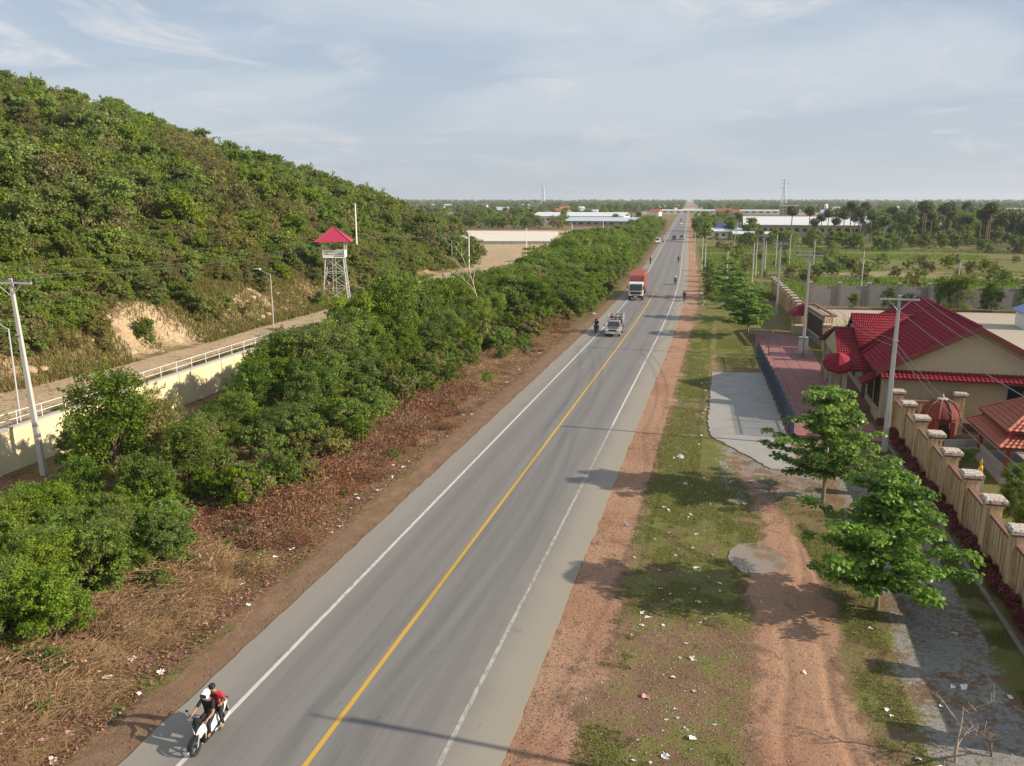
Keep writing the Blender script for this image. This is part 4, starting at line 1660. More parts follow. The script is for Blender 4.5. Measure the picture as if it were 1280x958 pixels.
MB().box6(11.40, 11.44, 71.15, 71.25, 1.45, 1.6).build('handle', M['steel'], dr)
for y_ in (64.6, 67.4, 76.5, 79.3):
    w = MB().box6(11.43, 11.51, y_ - 0.75, y_ + 0.75, 1.3, 3.0).build('window', M['glass'], h)
    f = MB()
    for a0, a1, b0, b1 in ((-0.85, 0.85, 3.0, 3.12), (-0.85, 0.85, 1.2, 1.3), (-0.85, -0.75, 1.3, 3.0), (0.75, 0.85, 1.3, 3.0), (-0.04, 0.04, 1.3, 3.0)):
        f.box6(11.38, 11.47, y_ + a0, y_ + a1, b0, b1)
    f.build('frame', M['shutter'], w)
    MB().box6(11.25, 11.43, y_ - 0.95, y_ + 0.95, 1.08, 1.19).build('sill', M['beige'], w)
w = MB().box6(19.6, 21.4, 62.93, 63.01, 2.0, 3.3).build('window', M['glass'], h)
MB().box6(19.45, 21.55, 62.9, 62.97, 3.3, 3.42).build('frame', M['trim'], w)
# little awning over the near window
roof_slope(h, 'awning', [(10.2, 65.7, 2.85), (10.2, 63.6, 2.85), (11.45, 63.6, 3.5), (11.45, 65.7, 3.5)], RR, 7, 4, 0.06)
for y_ in (63.7, 65.6):
    MB().tube([(10.3, y_, 2.8), (11.48, y_, 2.2)], 0.03, 5).build('awning_bracket', M['trim'], h)
MB().box6(11.3, 22.98, 62.8, 63.0, 0.0, 0.55).build('plinth', M['trim'], h)

# octagonal dark red parasol by the porch
ps = thing('parasol', 'dark red octagonal parasol standing in front of the porch', 'parasol', (8.85, 67.0, 0.17))
MB().tube([(0, 0, 0), (0, 0, 4.1)], 0.03, 6).build('pole', M['steel'], ps)
MB().lathe([(0.0, 0.08), (0.32, 0.08), (0.34, 0.0), (0.0, 0.0)], n=12).build('base', M['concrete'], ps)
cn = MB()
cn.lathe([(0.02, 1.0), (0.62, 0.55), (1.12, 0.05), (1.13, -0.13), (1.11, -0.13), (1.09, 0.02), (0.6, 0.5), (0.02, 0.93)], n=8)
cn.v = [tuple(Matrix.Rotation(R(33), 3, 'X') @ Vector(p) + Vector((0, -0.15, 3.6))) for p in cn.v]
cn.build('canopy', M['redroof'], ps)

# guard hut with red roof and the entrance frame
gh = thing('guard_hut', 'small guard hut with red roof beside the concrete pole', 'hut', (9.6, 106.0, 0))
for sx_ in (-1, 1):
    for sy_ in (-1, 1):
        MB().box6(sx_ * 1.1 - 0.1, sx_ * 1.1 + 0.1, sy_ * 1.1 - 0.1, sy_ * 1.1 + 0.1, 0, 2.5).build('post', M['beige'], gh)
MB().box6(-1.15, 1.15, -1.15, 1.15, 0, 1.0).build('low_wall', M['beige'], gh)
hr = MB()
hr.add([(-1.7, -1.7, 2.4), (1.7, -1.7, 2.4), (1.7, 1.7, 2.4), (-1.7, 1.7, 2.4), (0, 0, 3.9)], [(0, 1, 4), (1, 2, 4), (2, 3, 4), (3, 0, 4), (3, 2, 1, 0)])
hr.build('roof', M['redroof'], gh)

gf = thing('entrance_frame', 'open frame of thin dark pipes across the brick forecourt', 'frame', (0, 88.2, 0.17))
for x in (4.9, 8.3, 11.2):
    MB().tube([(x, 0, 0), (x, 0, 2.1)], 0.045, 6).build('post', M['blue'], gf)
for z in (0.35, 2.1):
    MB().tube([(4.9, 0, z), (11.2, 0, z)], 0.035, 6).build('rail', M['blue'], gf)

# blue fence
bf = thing('blue_fence', 'blue grey metal picket fence between the concrete pad and the forecourt', 'fence')
fa, fb = Vector((5.15, 57.6, 0)), Vector((3.75, 87.5, 0))
ns = 15
pk = MB()
L = (fb - fa).length / ns
for i in range(15):
    pk.box((0, -L / 2 + (i + 0.5) * L / 15, 1.0), (0.03, 0.06, 1.7))
pk_me = pk.mesh('pickets', M['blue'])
rl_me = MB().box((0, 0, 0), (0.045, L, 0.06)).mesh('rail', M['blue'])
po_me = MB().box((0, 0, 1.0), (0.09, 0.09, 2.05)).mesh('post', M['blue'])
rz = math.atan2((fb - fa).y, (fb - fa).x) - math.pi / 2
for i in range(ns):
    c = fa.lerp(fb, (i + 0.5) / ns)
    p = child('fence_panel', pk_me, bf, c, (0, 0, rz))
    child('rail', rl_me, p, (0, 0, 0.35))
    child('rail', rl_me, p, (0, 0, 1.65))
for i in range(ns + 1):
    child('post', po_me, bf, fa.lerp(fb, i / ns), (0, 0, rz))

# ------------------------------------------------------------------ pavilion with two tier roof
pv = thing('pavilion', 'open pavilion with two tier orange tiled roof inside the boundary wall', 'pavilion', (19.0, 53.9, 0))
OR = M['orangeroof']


def hip(parent, he, ze, ht, zt, nu, nv):
    for k in range(4):
        a = R(90 * k)
        def q(x, y, z):
            return (x * math.cos(a) - y * math.sin(a), x * math.sin(a) + y * math.cos(a), z)
        ro = roof_slope(parent, 'roof', [q(-he, -he, ze), q(he, -he, ze), q(ht, -ht, zt), q(-ht, -ht, zt)], OR, nu, nv, 0.08)
        ridge(ro, [q(-he, -he, ze + 0.05), q(-ht, -ht, zt + 0.05)], OR, 0.09)


hip(pv, 3.35, 2.25, 2.2, 2.95, 22, 5)
hip(pv, 2.85, 3.1, 0.25, 4.7, 18, 11)
for sx_ in (-1, 1):
    for sy_ in (-1, 1):
        MB().tube([(sx_ * 2.6, sy_ * 2.6, 0), (sx_ * 2.6, sy_ * 2.6, 3.1)], 0.13, 10).build('column', simple('red_column', (0.30, 0.03, 0.03), 0.5) if sx_ < 0 and sy_ < 0 else bpy.data.materials['red_column'], pv)
MB().box6(-2.1, 2.1, -2.1, 2.1, 2.85, 3.2).build('ceiling', M['shutter'], pv)
MB().box6(-3.0, 3.0, -3.0, 3.0, 0, 0.35).build('plinth', M['concrete'], pv)
MB().box6(-2.5, 2.5, -2.65, -2.5, 0.35, 0.85).build('balustrade', M['concrete'], pv)
MB().box6(-2.65, -2.5, -2.5, 2.5, 0.35, 0.85).build('balustrade', M['concrete'], pv)
gl = thing('gold_statue', 'small gold figure seen just over the pillared wall', 'statue', (13.7, 46.6, 0), 0, None, (0.6, 0.6, 1.0))
MB().box6(-0.3, 0.3, -0.3, 0.3, 0, 1.7).build('pedestal', M['concrete'], gl)
g_ = MB()
g_.smooth = True
g_.lathe([(0.26, 1.7), (0.3, 1.82), (0.18, 1.95), (0.2, 2.15), (0.14, 2.28), (0.07, 2.32), (0.12, 2.42), (0.1, 2.55), (0.02, 2.68)], n=12)
g_.build('figure', simple('gold_paint', (0.55, 0.36, 0.06), 0.35, metal=0.6), gl)

# arched brick-red garden shrine
sh = thing('arched_shrine', 'brick red domed garden shrine with dark doorway behind the wall pillars', 'shrine', (14.6, 59.2, 0))
M['brickred'] = simple('brick_red', (0.20, 0.045, 0.03), 0.85, var=0.35, scale=4, bump=0.03)
mb = MB()
mb.lathe([(1.05, 0.0), (1.05, 1.7), (1.12, 1.72), (1.12, 1.85), (1.0, 1.87)], n=14)
mb.build('body', M['brickred'], sh)
mb = MB()
mb.smooth = True
mb.lathe([(1.22, 1.85), (1.24, 2.0), (1.05, 2.45), (0.7, 2.8), (0.3, 2.98), (0.05, 3.02)], n=16)
dm = mb.build('dome', M['brickred'], sh)
for k in range(10):
    a = 2 * math.pi * k / 10
    MB().tube([(1.26 * math.cos(a), 1.26 * math.sin(a), 1.9), (1.1 * math.cos(a), 1.1 * math.sin(a), 2.45), (0.73 * math.cos(a), 0.73 * math.sin(a), 2.83), (0.3 * math.cos(a), 0.3 * math.sin(a), 3.02)], 0.05, 5).build('rib', M['coping'], dm)
mb = MB()
mb.prism([(-0.35, 0), (0.35, 0), (0.35, 1.2), (0.25, 1.45), (0, 1.58), (-0.25, 1.45), (-0.35, 1.2)], -1.1, -0.9, 'Y')
dd = mb.build('doorway', M['black'], sh)
for sx_ in (-1, 1):
    MB().box6(sx_ * 0.5 - 0.12, sx_ * 0.5 + 0.12, -1.25, -1.0, 0, 1.75).build('jamb', M['brickred'], sh)
MB().lathe([(0.35, 2.98), (0.36, 3.06), (0.1, 3.1), (0.02, 3.4)], n=10).build('finial', M['cap'], sh)
bn = thing('stone_bench', 'pale stone bench between the shrine and the pavilion', 'bench', (15.3, 56.3, 0), 0.25)
MB().box6(-1.0, 1.0, -0.3, 0.3, 0.42, 0.55).build('seat', M['concrete'], bn)
for s_ in (-1, 1):
    MB().box6(s_ * 0.75 - 0.12, s_ * 0.75 + 0.12, -0.25, 0.25, 0, 0.42).build('leg', M['concrete'], bn)
MB().box6(-1.0, 1.0, 0.22, 0.32, 0.55, 1.0).build('backrest', M['concrete'], bn)

gdn = [(15.8, 64.5, 0.7), (20.5, 60.0, 0.62), (23.0, 58.5, 0.7), (21.6, 57.5, 0.5), (16.0, 48.3, 0.36), (15.0, 45.5, 0.34), (17.0, 42, 0.5), (14.4, 41.5, 0.33), (18.5, 46.5, 0.5), (14.0, 51.5, 0.3), (24, 62, 0.62)]
for i, (x, y_, s_) in enumerate(gdn[1:]):
    plant('garden_shrub', road_protos[(2, 0, 3)[i % 3]], (x, y_, 0), s_, 'dark green shrub in the garden behind the pillared wall', 'shrub', 'garden shrubs')
# drooping palm at the house's right corner
def fronds(n_, L, seed, droop=0.9):
    rr = random.Random(seed)
    P, N = [], []
    mb = MB()
    for i in range(n_):
        a = 2 * math.pi * i / n_ + rr.uniform(-0.2, 0.2)
        el = rr.uniform(0.2, 1.2)
        pts = []
        for k in range(7):
            f = k / 6
            r_ = L * f * math.cos(el * (1 - f * 0.4))
            z = L * f * math.sin(el) - droop * L * f * f * 0.8
            pts.append(Vector((math.cos(a) * r_, math.sin(a) * r_, z)))
        mb.tube(pts, [0.025, 0.022, 0.02, 0.016, 0.012, 0.008, 0.004], 4, cap=False)
        for k in range(26):
            f = 0.15 + 0.85 * k / 26
            j = min(5, int(f * 6))
            p = pts[j].lerp(pts[j + 1], f * 6 - j)
            for s_ in (-1, 1):
                sd_ = Vector((-math.sin(a), math.cos(a), 0)) * s_
                P.append(tuple(p + sd_ * 0.16 - Vector((0, 0, 0.1))))
                N.append((math.cos(a) * 0.2 + rr.gauss(0, 0.2), math.sin(a) * 0.2 + rr.gauss(0, 0.2), 1))
    P, N = np.array(P), np.array(N)
    rng2 = np.random.default_rng(seed)
    return mb, leaf_mesh('fronds', P, N, 0.42, np.stack([rng2.random(len(P)), np.zeros(len(P))], 1), M['leaf_road'], 0.22, rng2)


for i, (x, y_, z, lab) in enumerate(((23.6, 61.0, 3.4, 'small palm with drooping fronds at the near corner of the house'), (26.0, 67.0, 3.8, 'palm tucked behind the gable at the right edge'))):
    gp = thing('garden_palm', lab, 'palm', (x, y_, 0))
    MB().tube([(0, 0, -0.1), (0.05, 0, z)], [0.14, 0.09], 8).build('trunk', M['bark'], gp)
    mb, lv = fronds(14, 1.7, 200 + i)
    o = mb.build('frond_ribs', M['leaf_road'], gp, (0, 0, z), recalc=False)
    o = child('fronds', lv, gp, (0, 0, z))

# blue roofed shed
bs = thing('blue_roofed_shed', 'small shed with blue metal roof at the right edge beyond the yard', 'shed', (39.0, 117.0, 0.14))
MB().box6(-2.2, 2.2, -2.2, 2.2, 0, 2.1).build('wall', M['white'], bs)
mb = MB()
mb.prism([(-2.7, 2.0), (0, 3.2), (2.7, 2.0), (2.7, 2.12), (0, 3.34), (-2.7, 2.12)], -2.6, 2.6, 'Y')
mb.build('roof', simple('blue_sheet', (0.10, 0.22, 0.40), 0.4, metal=0.2), bs)
MB().box6(-1.2, 1.2, -2.26, -2.18, 0, 1.9).build('opening', M['black'], bs)

# grey block wall behind the yard
gw = thing('grey_block_wall', 'weathered grey block wall behind the pale concrete yard', 'wall', (0, 134.5, 0))
pst = MB().box6(-0.22, 0.22, -0.22, 0.22, 0, 3.5).mesh('post', M['grey_wall'])
cpm = MB().box6(-0.3, 0.3, -0.3, 0.3, 3.5, 3.7).mesh('post_cap', M['concrete'])
for i in range(16):
    x = 13.0 + i * 4.3
    p = child('post', pst, gw, (x, x * 0.08, 0))
    child('post_cap', cpm, p)
    if i < 15:
        q = MB().box((0, 0, 1.55), (3.88, 0.16, 3.1)).build('wall_panel', M['grey_wall'], gw, (x + 2.15, (x + 2.15) * 0.08, 0))
        q.rotation_euler = (0, 0, 0.08)
for i, (x, y_, s_) in enumerate(((24, 132.5, 0.55), (26.5, 133, 0.4), (31.5, 133.4, 0.75), (33.5, 133, 0.85), (38, 134, 0.7), (43.5, 134, 0.8), (19, 132, 0.4))):
    plant('wall_bush', road_protos[i % 4], (x, y_ , 0.1), s_, 'bush growing against the grey block wall', 'bush', 'bushes along the grey block wall')
sp = thing('spiky_shrub', 'thin spiky yellow green shrub between the sign wall and the yard', 'shrub', (14.2, 101, 0.1))
mb = MB()
rr = random.Random(4)
for i in range(90):
    a = rr.uniform(0, 6.28)
    l_ = rr.uniform(2, 4.2)
    e = rr.uniform(0.35, 1.4)
    mb.tube([(0, 0, 0), (math.cos(a) * math.cos(e) * l_ * 0.6, math.sin(a) * math.cos(e) * l_ * 0.6, math.sin(e) * l_ * 0.7), (math.cos(a) * math.cos(e) * l_, math.sin(a) * math.cos(e) * l_, math.sin(e) * l_ * 0.9)], [0.03, 0.025, 0.008], 4, cap=False)
mb.build('stems', simple('yellow_stem', (0.30, 0.26, 0.10), 0.8), sp, recalc=False)

# ------------------------------------------------------------------ cream retaining wall and railing on the left
M['creamwall'] = simple('cream_render', (0.66, 0.58, 0.36), 0.85, var=0.06, scale=0.5, dirt=(0.42, 0.35, 0.22), dirt_amt=0.45)
cw = thing('retaining_wall', 'long cream rendered retaining wall behind the roadside trees', 'wall')
rail = thing('railing', 'white pipe railing on top of the cream retaining wall', 'railing')
yv = list(np.arange(14, 172, 6.0))
pts_r = []
for i in range(len(yv) - 1):
    a = Vector((float(wall_x(yv[i])), yv[i], 0))
    b = Vector((float(wall_x(yv[i + 1])), yv[i + 1], 0))
    c = (a + b) / 2
    d = b - a
    rz = math.atan2(d.y, d.x) - math.pi / 2
    hh = 2.5 if c.y < 140 else 2.5 * (1 - (c.y - 140) / 60)
    q = MB().box((0, 0, hh / 2 - 0.3), (0.3, d.length - 0.03, hh + 0.6)).build('wall_panel', M['creamwall'], cw, c)
    q.rotation_euler = (0, 0, rz)
    k = MB().box((0, 0, hh + 0.05), (0.4, d.length, 0.10)).build('coping', M['concrete'], cw, c)
    k.rotation_euler = (0, 0, rz)
    p_ = MB().box((0.05, 0, hh / 2 - 0.3), (0.36, 0.3, hh + 0.58)).build('buttress', M['creamwall'], cw, a)
    for e in range(3):
        s0 = a.lerp(b, e / 3)
        MB().tube([s0 + Vector((-0.05, 0, hh)), s0 + Vector((-0.05, 0, hh + 0.95))], 0.026, 5).build('post', M['white'], rail)
    pts_r.append(a + Vector((-0.05, 0, hh)))
for z in (0.5, 0.92):
    MB().tube([p + Vector((0, 0, z)) for p in pts_r], 0.022, 5).build('rail', M['white'], rail)
# aloe-like tufts along the strip behind the railing
tuft = np.random.default_rng(8)
n = 30000
yy = 20 + 100 * tuft.random(n)
xx = wall_x(yy) - 0.5 - 1.7 * tuft.random(n)
k2 = vnoise(xx * 2, yy, 3, 2) > 0.5
P = np.stack([xx, yy, terrain(xx, yy)], 1)[k2]
o = bpy.data.objects.new('strip_grass', blades_mesh('strip_grass', P, tuft.uniform(0.2, 0.55, len(P)), np.stack([tuft.random(len(P)), (tuft.random(len(P)) < 0.3) * 0.8], 1), M['grass'], tuft, w=0.03))
link(o)
tag(o, 'rough grass strip behind the white railing', 'grass', kind='stuff')
# dry grass on the foot of the hill bank
n = 130000
yy = 30 + 120 * tuft.random(n)
xx = foot_x(yy) + 1.2 - 14 * tuft.random(n)
k2 = (vnoise(xx, yy, 5, 3) > 0.30 + 0.22 * tuft.random(n))
P = np.stack([xx, yy, terrain(xx, yy)], 1)[k2]
o = bpy.data.objects.new('bank_grass', blades_mesh('bank_grass', P, tuft.uniform(0.2, 0.65, len(P)), np.stack([tuft.random(len(P)), (tuft.random(len(P)) < 0.6) * tuft.uniform(.3, 1, len(P))], 1), M['grass'], tuft, w=0.05))
link(o)
tag(o, 'dry yellow green grass on the cut bank of the hill', 'grass', kind='stuff')
# loose rocks on the cut bank
M['rock'] = simple('sandy_rock', (0.42, 0.30, 0.19), 0.9, var=0.25, scale=1.5, bump=0.05)
rock_me = []
for k in range(4):
    b = bmesh.new()
    bmesh.ops.create_icosphere(b, subdivisions=2, radius=1.0)
    for v in b.verts:
        v.co *= 0.75 + 0.6 * float(vnoise(np.array([v.co.x * 2 + k * 9]), np.array([v.co.y * 2 + v.co.z * 3]), 1.0, 3)[0])
        v.co.z *= 0.7
    me = bpy.data.meshes.new('rock')
    b.to_mesh(me)
    b.free()
    me.materials.append(M['rock'])
    rock_me.append(me)
for i in range(60):
    y_ = random.uniform(40, 140)
    x = float(foot_x(y_)) - abs(random.gauss(1.5, 2.2))
    o = bpy.data.objects.new('bank_rock', random.choice(rock_me))
    link(o)
    s_ = random.uniform(0.12, 0.42)
    o.scale = (s_ * 1.3, s_, s_)
    o.location = (x, y_, tz(x, y_))
    o.rotation_euler = (random.uniform(-0.3, 0.3), random.uniform(-0.3, 0.3), random.uniform(0, 6))
    tag(o, 'sandy coloured rock on the cut bank at the foot of the hill', 'rock', 'rocks on the cut bank')

# ------------------------------------------------------------------ poles, lamps, wires


def power_pole(x, y, H, label, z=0.0, arm=2.2, lean=(0, 0), name='power_pole', group=None, arm_ax=0.0, low=True):
    p = thing(name, label, 'pole', (x, y, z), arm_ax, group)
    tp = Vector((lean[0], lean[1], H))
    mb = MB()
    b = Vector((0, 0, -0.4))
    for s in range(1):
        mb.add([b + Vector((-0.17, -0.14, 0)), b + Vector((0.17, -0.14, 0)), b + Vector((0.17, 0.14, 0)), b + Vector((-0.17, 0.14, 0)),
                tp + Vector((-0.09, -0.08, 0)), tp + Vector((0.09, -0.08, 0)), tp + Vector((0.09, 0.08, 0)), tp + Vector((-0.09, 0.08, 0))],
               [(3, 2, 1, 0), (4, 5, 6, 7), (0, 1, 5, 4), (1, 2, 6, 5), (2, 3, 7, 6), (3, 0, 4, 7)])
    mb.build('shaft', M['pole'], p, bevel=0.02)
    ca = MB().box((tp.x, tp.y - 0.12, H - 0.25), (arm, 0.09, 0.11)).build('crossarm', M['steel'], p)
    for s_ in (-1, 1):
        MB().tube([(tp.x + s_ * arm * 0.3, tp.y - 0.12, H - 0.28), (tp.x, tp.y - 0.1, H - 1.0)], 0.025, 5).build('brace', M['steel'], p)
    for f in (-0.46, 0.12, 0.46):
        i_ = MB()
        i_.lathe([(0.03, H - 0.2), (0.03, H - 0.1), (0.075, H - 0.08), (0.05, H - 0.02), (0.07, H + 0.0), (0.04, H + 0.07), (0.0, H + 0.08)], (tp.x + f * arm, tp.y - 0.12, 0), 8)
        i_.build('insulator', M['shutter'], p)
    if low:
        MB().box((tp.x * 0.72, -0.15, H * 0.72), (0.35, 0.08, 0.08)).build('low_bracket', M['steel'], p)
    return p


power_pole(10.7, 56.0, 10.2, 'concrete power pole standing in front of the red roofed house', arm=2.3)
power_pole(10.5, 20.3, 10.2, 'concrete power pole just outside the right edge, casting the long near shadow', arm=2.3)
power_pole(8.3, 89.0, 10.8, 'tall concrete power pole at the brick forecourt entrance', arm=2.6)
power_pole(7.6, 124.5, 10.2, 'concrete power pole behind the tiered trees by the far wall', arm=2.3)
power_pole(6.6, 156.0, 10.0, 'paired concrete pole nearer the far end of the pillared wall', arm=2.0)
power_pole(-39.1, 39.2, 11.6, 'tall concrete pole with crossarm before the cream wall', arm=2.7, lean=(-0.55, 0), arm_ax=0.15)
MB().box6(-0.45, 0.45, -0.45, 0.45, 0, 2.2).build('pole_base', M['concrete'], tag(thing('concrete_plinth', 'square concrete plinth at the foot of the forecourt power pole', 'plinth', (8.3, 89.0, 0)), None))


def wire(name, pts, sag, label, group, r=0.018):
    mb = MB()
    out = []
    for i in range(len(pts) - 1):
        a, b = Vector(pts[i]), Vector(pts[i + 1])
        for k in range(13):
            f = k / 13
            p = a.lerp(b, f)
            p.z -= sag * 4 * f * (1 - f)
            out.append(p)
    out.append(Vector(pts[-1]))
    mb.tube(out, r, 4)
    o = mb.build(name, M['wire'], recalc=False)
    return tag(o, label, 'wire', group)


PP = [(11.5, -14, 10.2), (10.5, 20.3, 10.2), (10.7, 56.0, 10.2), (8.3, 89.0, 10.8), (7.6, 124.5, 10.2), (6.6, 156, 10.0), (4.5, 190, 10)]
for f, lb in ((-1.05, 'outer'), (0.28, 'middle'), (1.05, 'inner')):
    wire('overhead_wire', [(x + f, y - 0.12, z + 0.07) for x, y, z in PP], 0.55, 'overhead wire on the crossarms of the right hand poles, %s' % {'outer': 'nearest the road', 'middle': 'middle of three', 'inner': 'furthest from road'}[lb], 'overhead wires on the right')
for k, zz in enumerate((7.4, 7.0)):
    wire('service_wire', [(x - 0.12, y - 0.2, z - 10.2 + zz) for x, y, z in PP], 0.7, 'lower service wire strung below the crossarms, %s of two' % ('upper', 'lower')[k], 'service wires on the right')
PL = [(-36.5, -10, 11.5), (-39.6, 39.2, 11.6), (-57, 128, 10.6), (-55.0, 182, 9), (-56.3, 238, 8)]
for f in (-1.1, 1.1):
    wire('overhead_wire', [(x + f, y, z) for x, y, z in PL], 0.9, 'thin wire along the hill foot from the tall left pole, %s of two' % ('left' if f < 0 else 'right'), 'overhead wires on the left', 0.007)


def plain_pole(x, y, H, label, z, r=0.13, cat='pole', arm=False):
    p = thing('concrete_pole', label, cat, (x, y, z))
    MB().tube([(0, 0, -0.3), (0, 0, H)], [r, r * 0.65], 8).build('shaft', M['white'], p)
    MB().box((0, 0, H - 0.2), (1.0, 0.08, 0.08)).build('crossarm', M['steel'], p)
    return p


plain_pole(-59.5, 129, 9.2, 'white pole just right of the watchtower', tz(-59.5, 129), 0.16)
plain_pole(-56.4, 182, 8.6, 'white pole where the hill meets the dirt road', 0.3, 0.16)
plain_pole(-56.3, 238.3, 8.0, 'grey pole in front of the long white warehouse', 0, 0.16)
for i, (x, y_, H_) in enumerate(((-54, 300, 8), (-47, 330, 8), (-40, 380, 8.5), (-36, 400, 7.5))):
    plain_pole(x, y_, H_, 'slim pole behind the belt of trees near the far warehouses', 0).__setitem__('group', 'slim poles behind the belt')
fp = [(-2.0, 190), (-2.5, 200), (-4.0, 236), (0.5, 163), (5.5, 172), (6.5, 185), (9, 200), (12, 212), (16, 225), (20, 205), (3, 300), (4, 340), (24, 160), (35, 141)]
for i, (x, y_) in enumerate(fp):
    p = thing('field_pole', 'thin grey pole standing in the scrub field right of the road', 'pole', (x + (bendf(y_) if x < 0 else 0), y_, 0), 0, 'thin poles in the field')
    MB().tube([(0, 0, -0.3), (0, 0, 6.5 + (i * 37 % 10) * 0.15)], [0.13, 0.09], 6).build('shaft', M['pole'], p)
    MB().box((0, 0, 6.2), (0.7, 0.07, 0.07)).build('crossarm', M['steel'], p)


def street_lamp(x, y, z, H, label):
    p = thing('street_lamp', label, 'lamp', (x, y, z))
    MB().tube([(0, 0, -0.2), (0, 0, H)], [0.07, 0.045], 7).build('post', M['steel'], p)
    MB().tube([(0, 0, H - 0.05), (-1.5, 0.3, H + 0.45)], [0.04, 0.03], 6).build('arm', M['steel'], p)
    MB().box((-1.75, 0.35, H + 0.52), (0.75, 0.25, 0.1), rz=-0.2).build('lamp_head', M['white'], p)
    return p


street_lamp(-43.4, 42.2, 2.1, 6.0, 'street lamp on the dirt road behind the tall left pole')
street_lamp(-48.4, 82.3, 2.1, 5.9, 'street lamp on the dirt road before the rocky bank')
street_lamp(-58.5, 176, 1.0, 6.2, 'small street lamp far along the dirt road by the hill foot')

# ------------------------------------------------------------------ watchtower
wt = thing('watchtower', 'steel watchtower with red pyramid roof at the foot of the hill', 'watchtower', (-52.6, 106.8, 2.0), R(20))
hb, htp, HT = 1.75, 1.2, 6.2


def leg_at(sx_, sy_, f):
    w = hb + (htp - hb) * f
    return Vector((sx_ * w, sy_ * w, f * HT))


for sx_ in (-1, 1):
    for sy_ in (-1, 1):
        MB().tube([leg_at(sx_, sy_, 0) - Vector((0, 0, 0.3)), leg_at(sx_, sy_, 1)], 0.085, 6).build('leg', M['steel'], wt)
cor = [(-1, -1), (1, -1), (1, 1), (-1, 1)]
for k in range(4):
    a, b = cor[k], cor[(k + 1) % 4]
    for f in (0.33, 0.66):
        MB().tube([leg_at(*a, f), leg_at(*b, f)], 0.05, 5).build('girt', M['steel'], wt)
    for f0, f1 in ((0.0, 0.33), (0.33, 0.66), (0.66, 1.0)):
        MB().tube([leg_at(*a, f0), leg_at(*b, f1)], 0.04, 5).build('brace', M['steel'], wt)
        MB().tube([leg_at(*b, f0), leg_at(*a, f1)], 0.04, 5).build('brace', M['steel'], wt)
cb = thing_none = None
fl = MB().box6(-1.5, 1.5, -1.5, 1.5, HT, HT + 0.12).build('platform', M['white'], wt)
for k in range(4):
    a, b = cor[k], cor[(k + 1) % 4]
    pa, pb = Vector((a[0] * 1.45, a[1] * 1.45, 0)), Vector((b[0] * 1.45, b[1] * 1.45, 0))
    c = (pa + pb) / 2
    sz = (2.9, 0.05, 0.85) if k % 2 == 0 else (0.05, 2.9, 0.85)
    if k == 1:
        MB().box((c.x, c.y, HT + 0.55), sz).build('parapet', M['white'], wt)
    else:
        for zb in (0.25, 0.55, 0.85):
            MB().tube([pa + Vector((0, 0, HT + zb + 0.12)), pb + Vector((0, 0, HT + zb + 0.12))], 0.04, 5).build('guard_rail', M['white'], wt)
    MB().box((a[0] * 1.45, a[1] * 1.45, HT + 1.25), (0.1, 0.1, 2.25)).build('roof_post', M['white'], wt)
tr = MB()
rr_ = 2.45
tr.add([(-rr_, -rr_, HT + 2.2), (rr_, -rr_, HT + 2.2), (rr_, rr_, HT + 2.2), (-rr_, rr_, HT + 2.2), (0, 0, HT + 4.1)], [(0, 1, 4), (1, 2, 4), (2, 3, 4), (3, 0, 4), (3, 2, 1, 0)])
to = tr.build('roof', M['towerroof'], wt)
for a in cor:
    MB().tube([(a[0] * rr_, a[1] * rr_, HT + 2.22), (0, 0, HT + 4.12)], 0.06, 6).build('hip_cap', M['towerroof'], to)
ld = MB()
for s_ in (-0.22, 0.22):
    ld.tube([(s_, -2.2, 0), (s_, -1.45, HT)], 0.03, 5)
for k in range(18):
    f = k / 18
    ld.tube([(-0.22, -2.2 + 0.75 * f, HT * f), (0.22, -2.2 + 0.75 * f, HT * f)], 0.02, 4)
ld.build('ladder', M['steel'], wt)

# ------------------------------------------------------------------ people
SKIN = simple('skin', (0.33, 0.185, 0.12), 0.6, var=0.08)
HAIR = simple('black_hair', (0.012, 0.01, 0.01), 0.6)


def cloth(name, c):
    return simple(name, c, 0.85, var=0.15, scale=8)


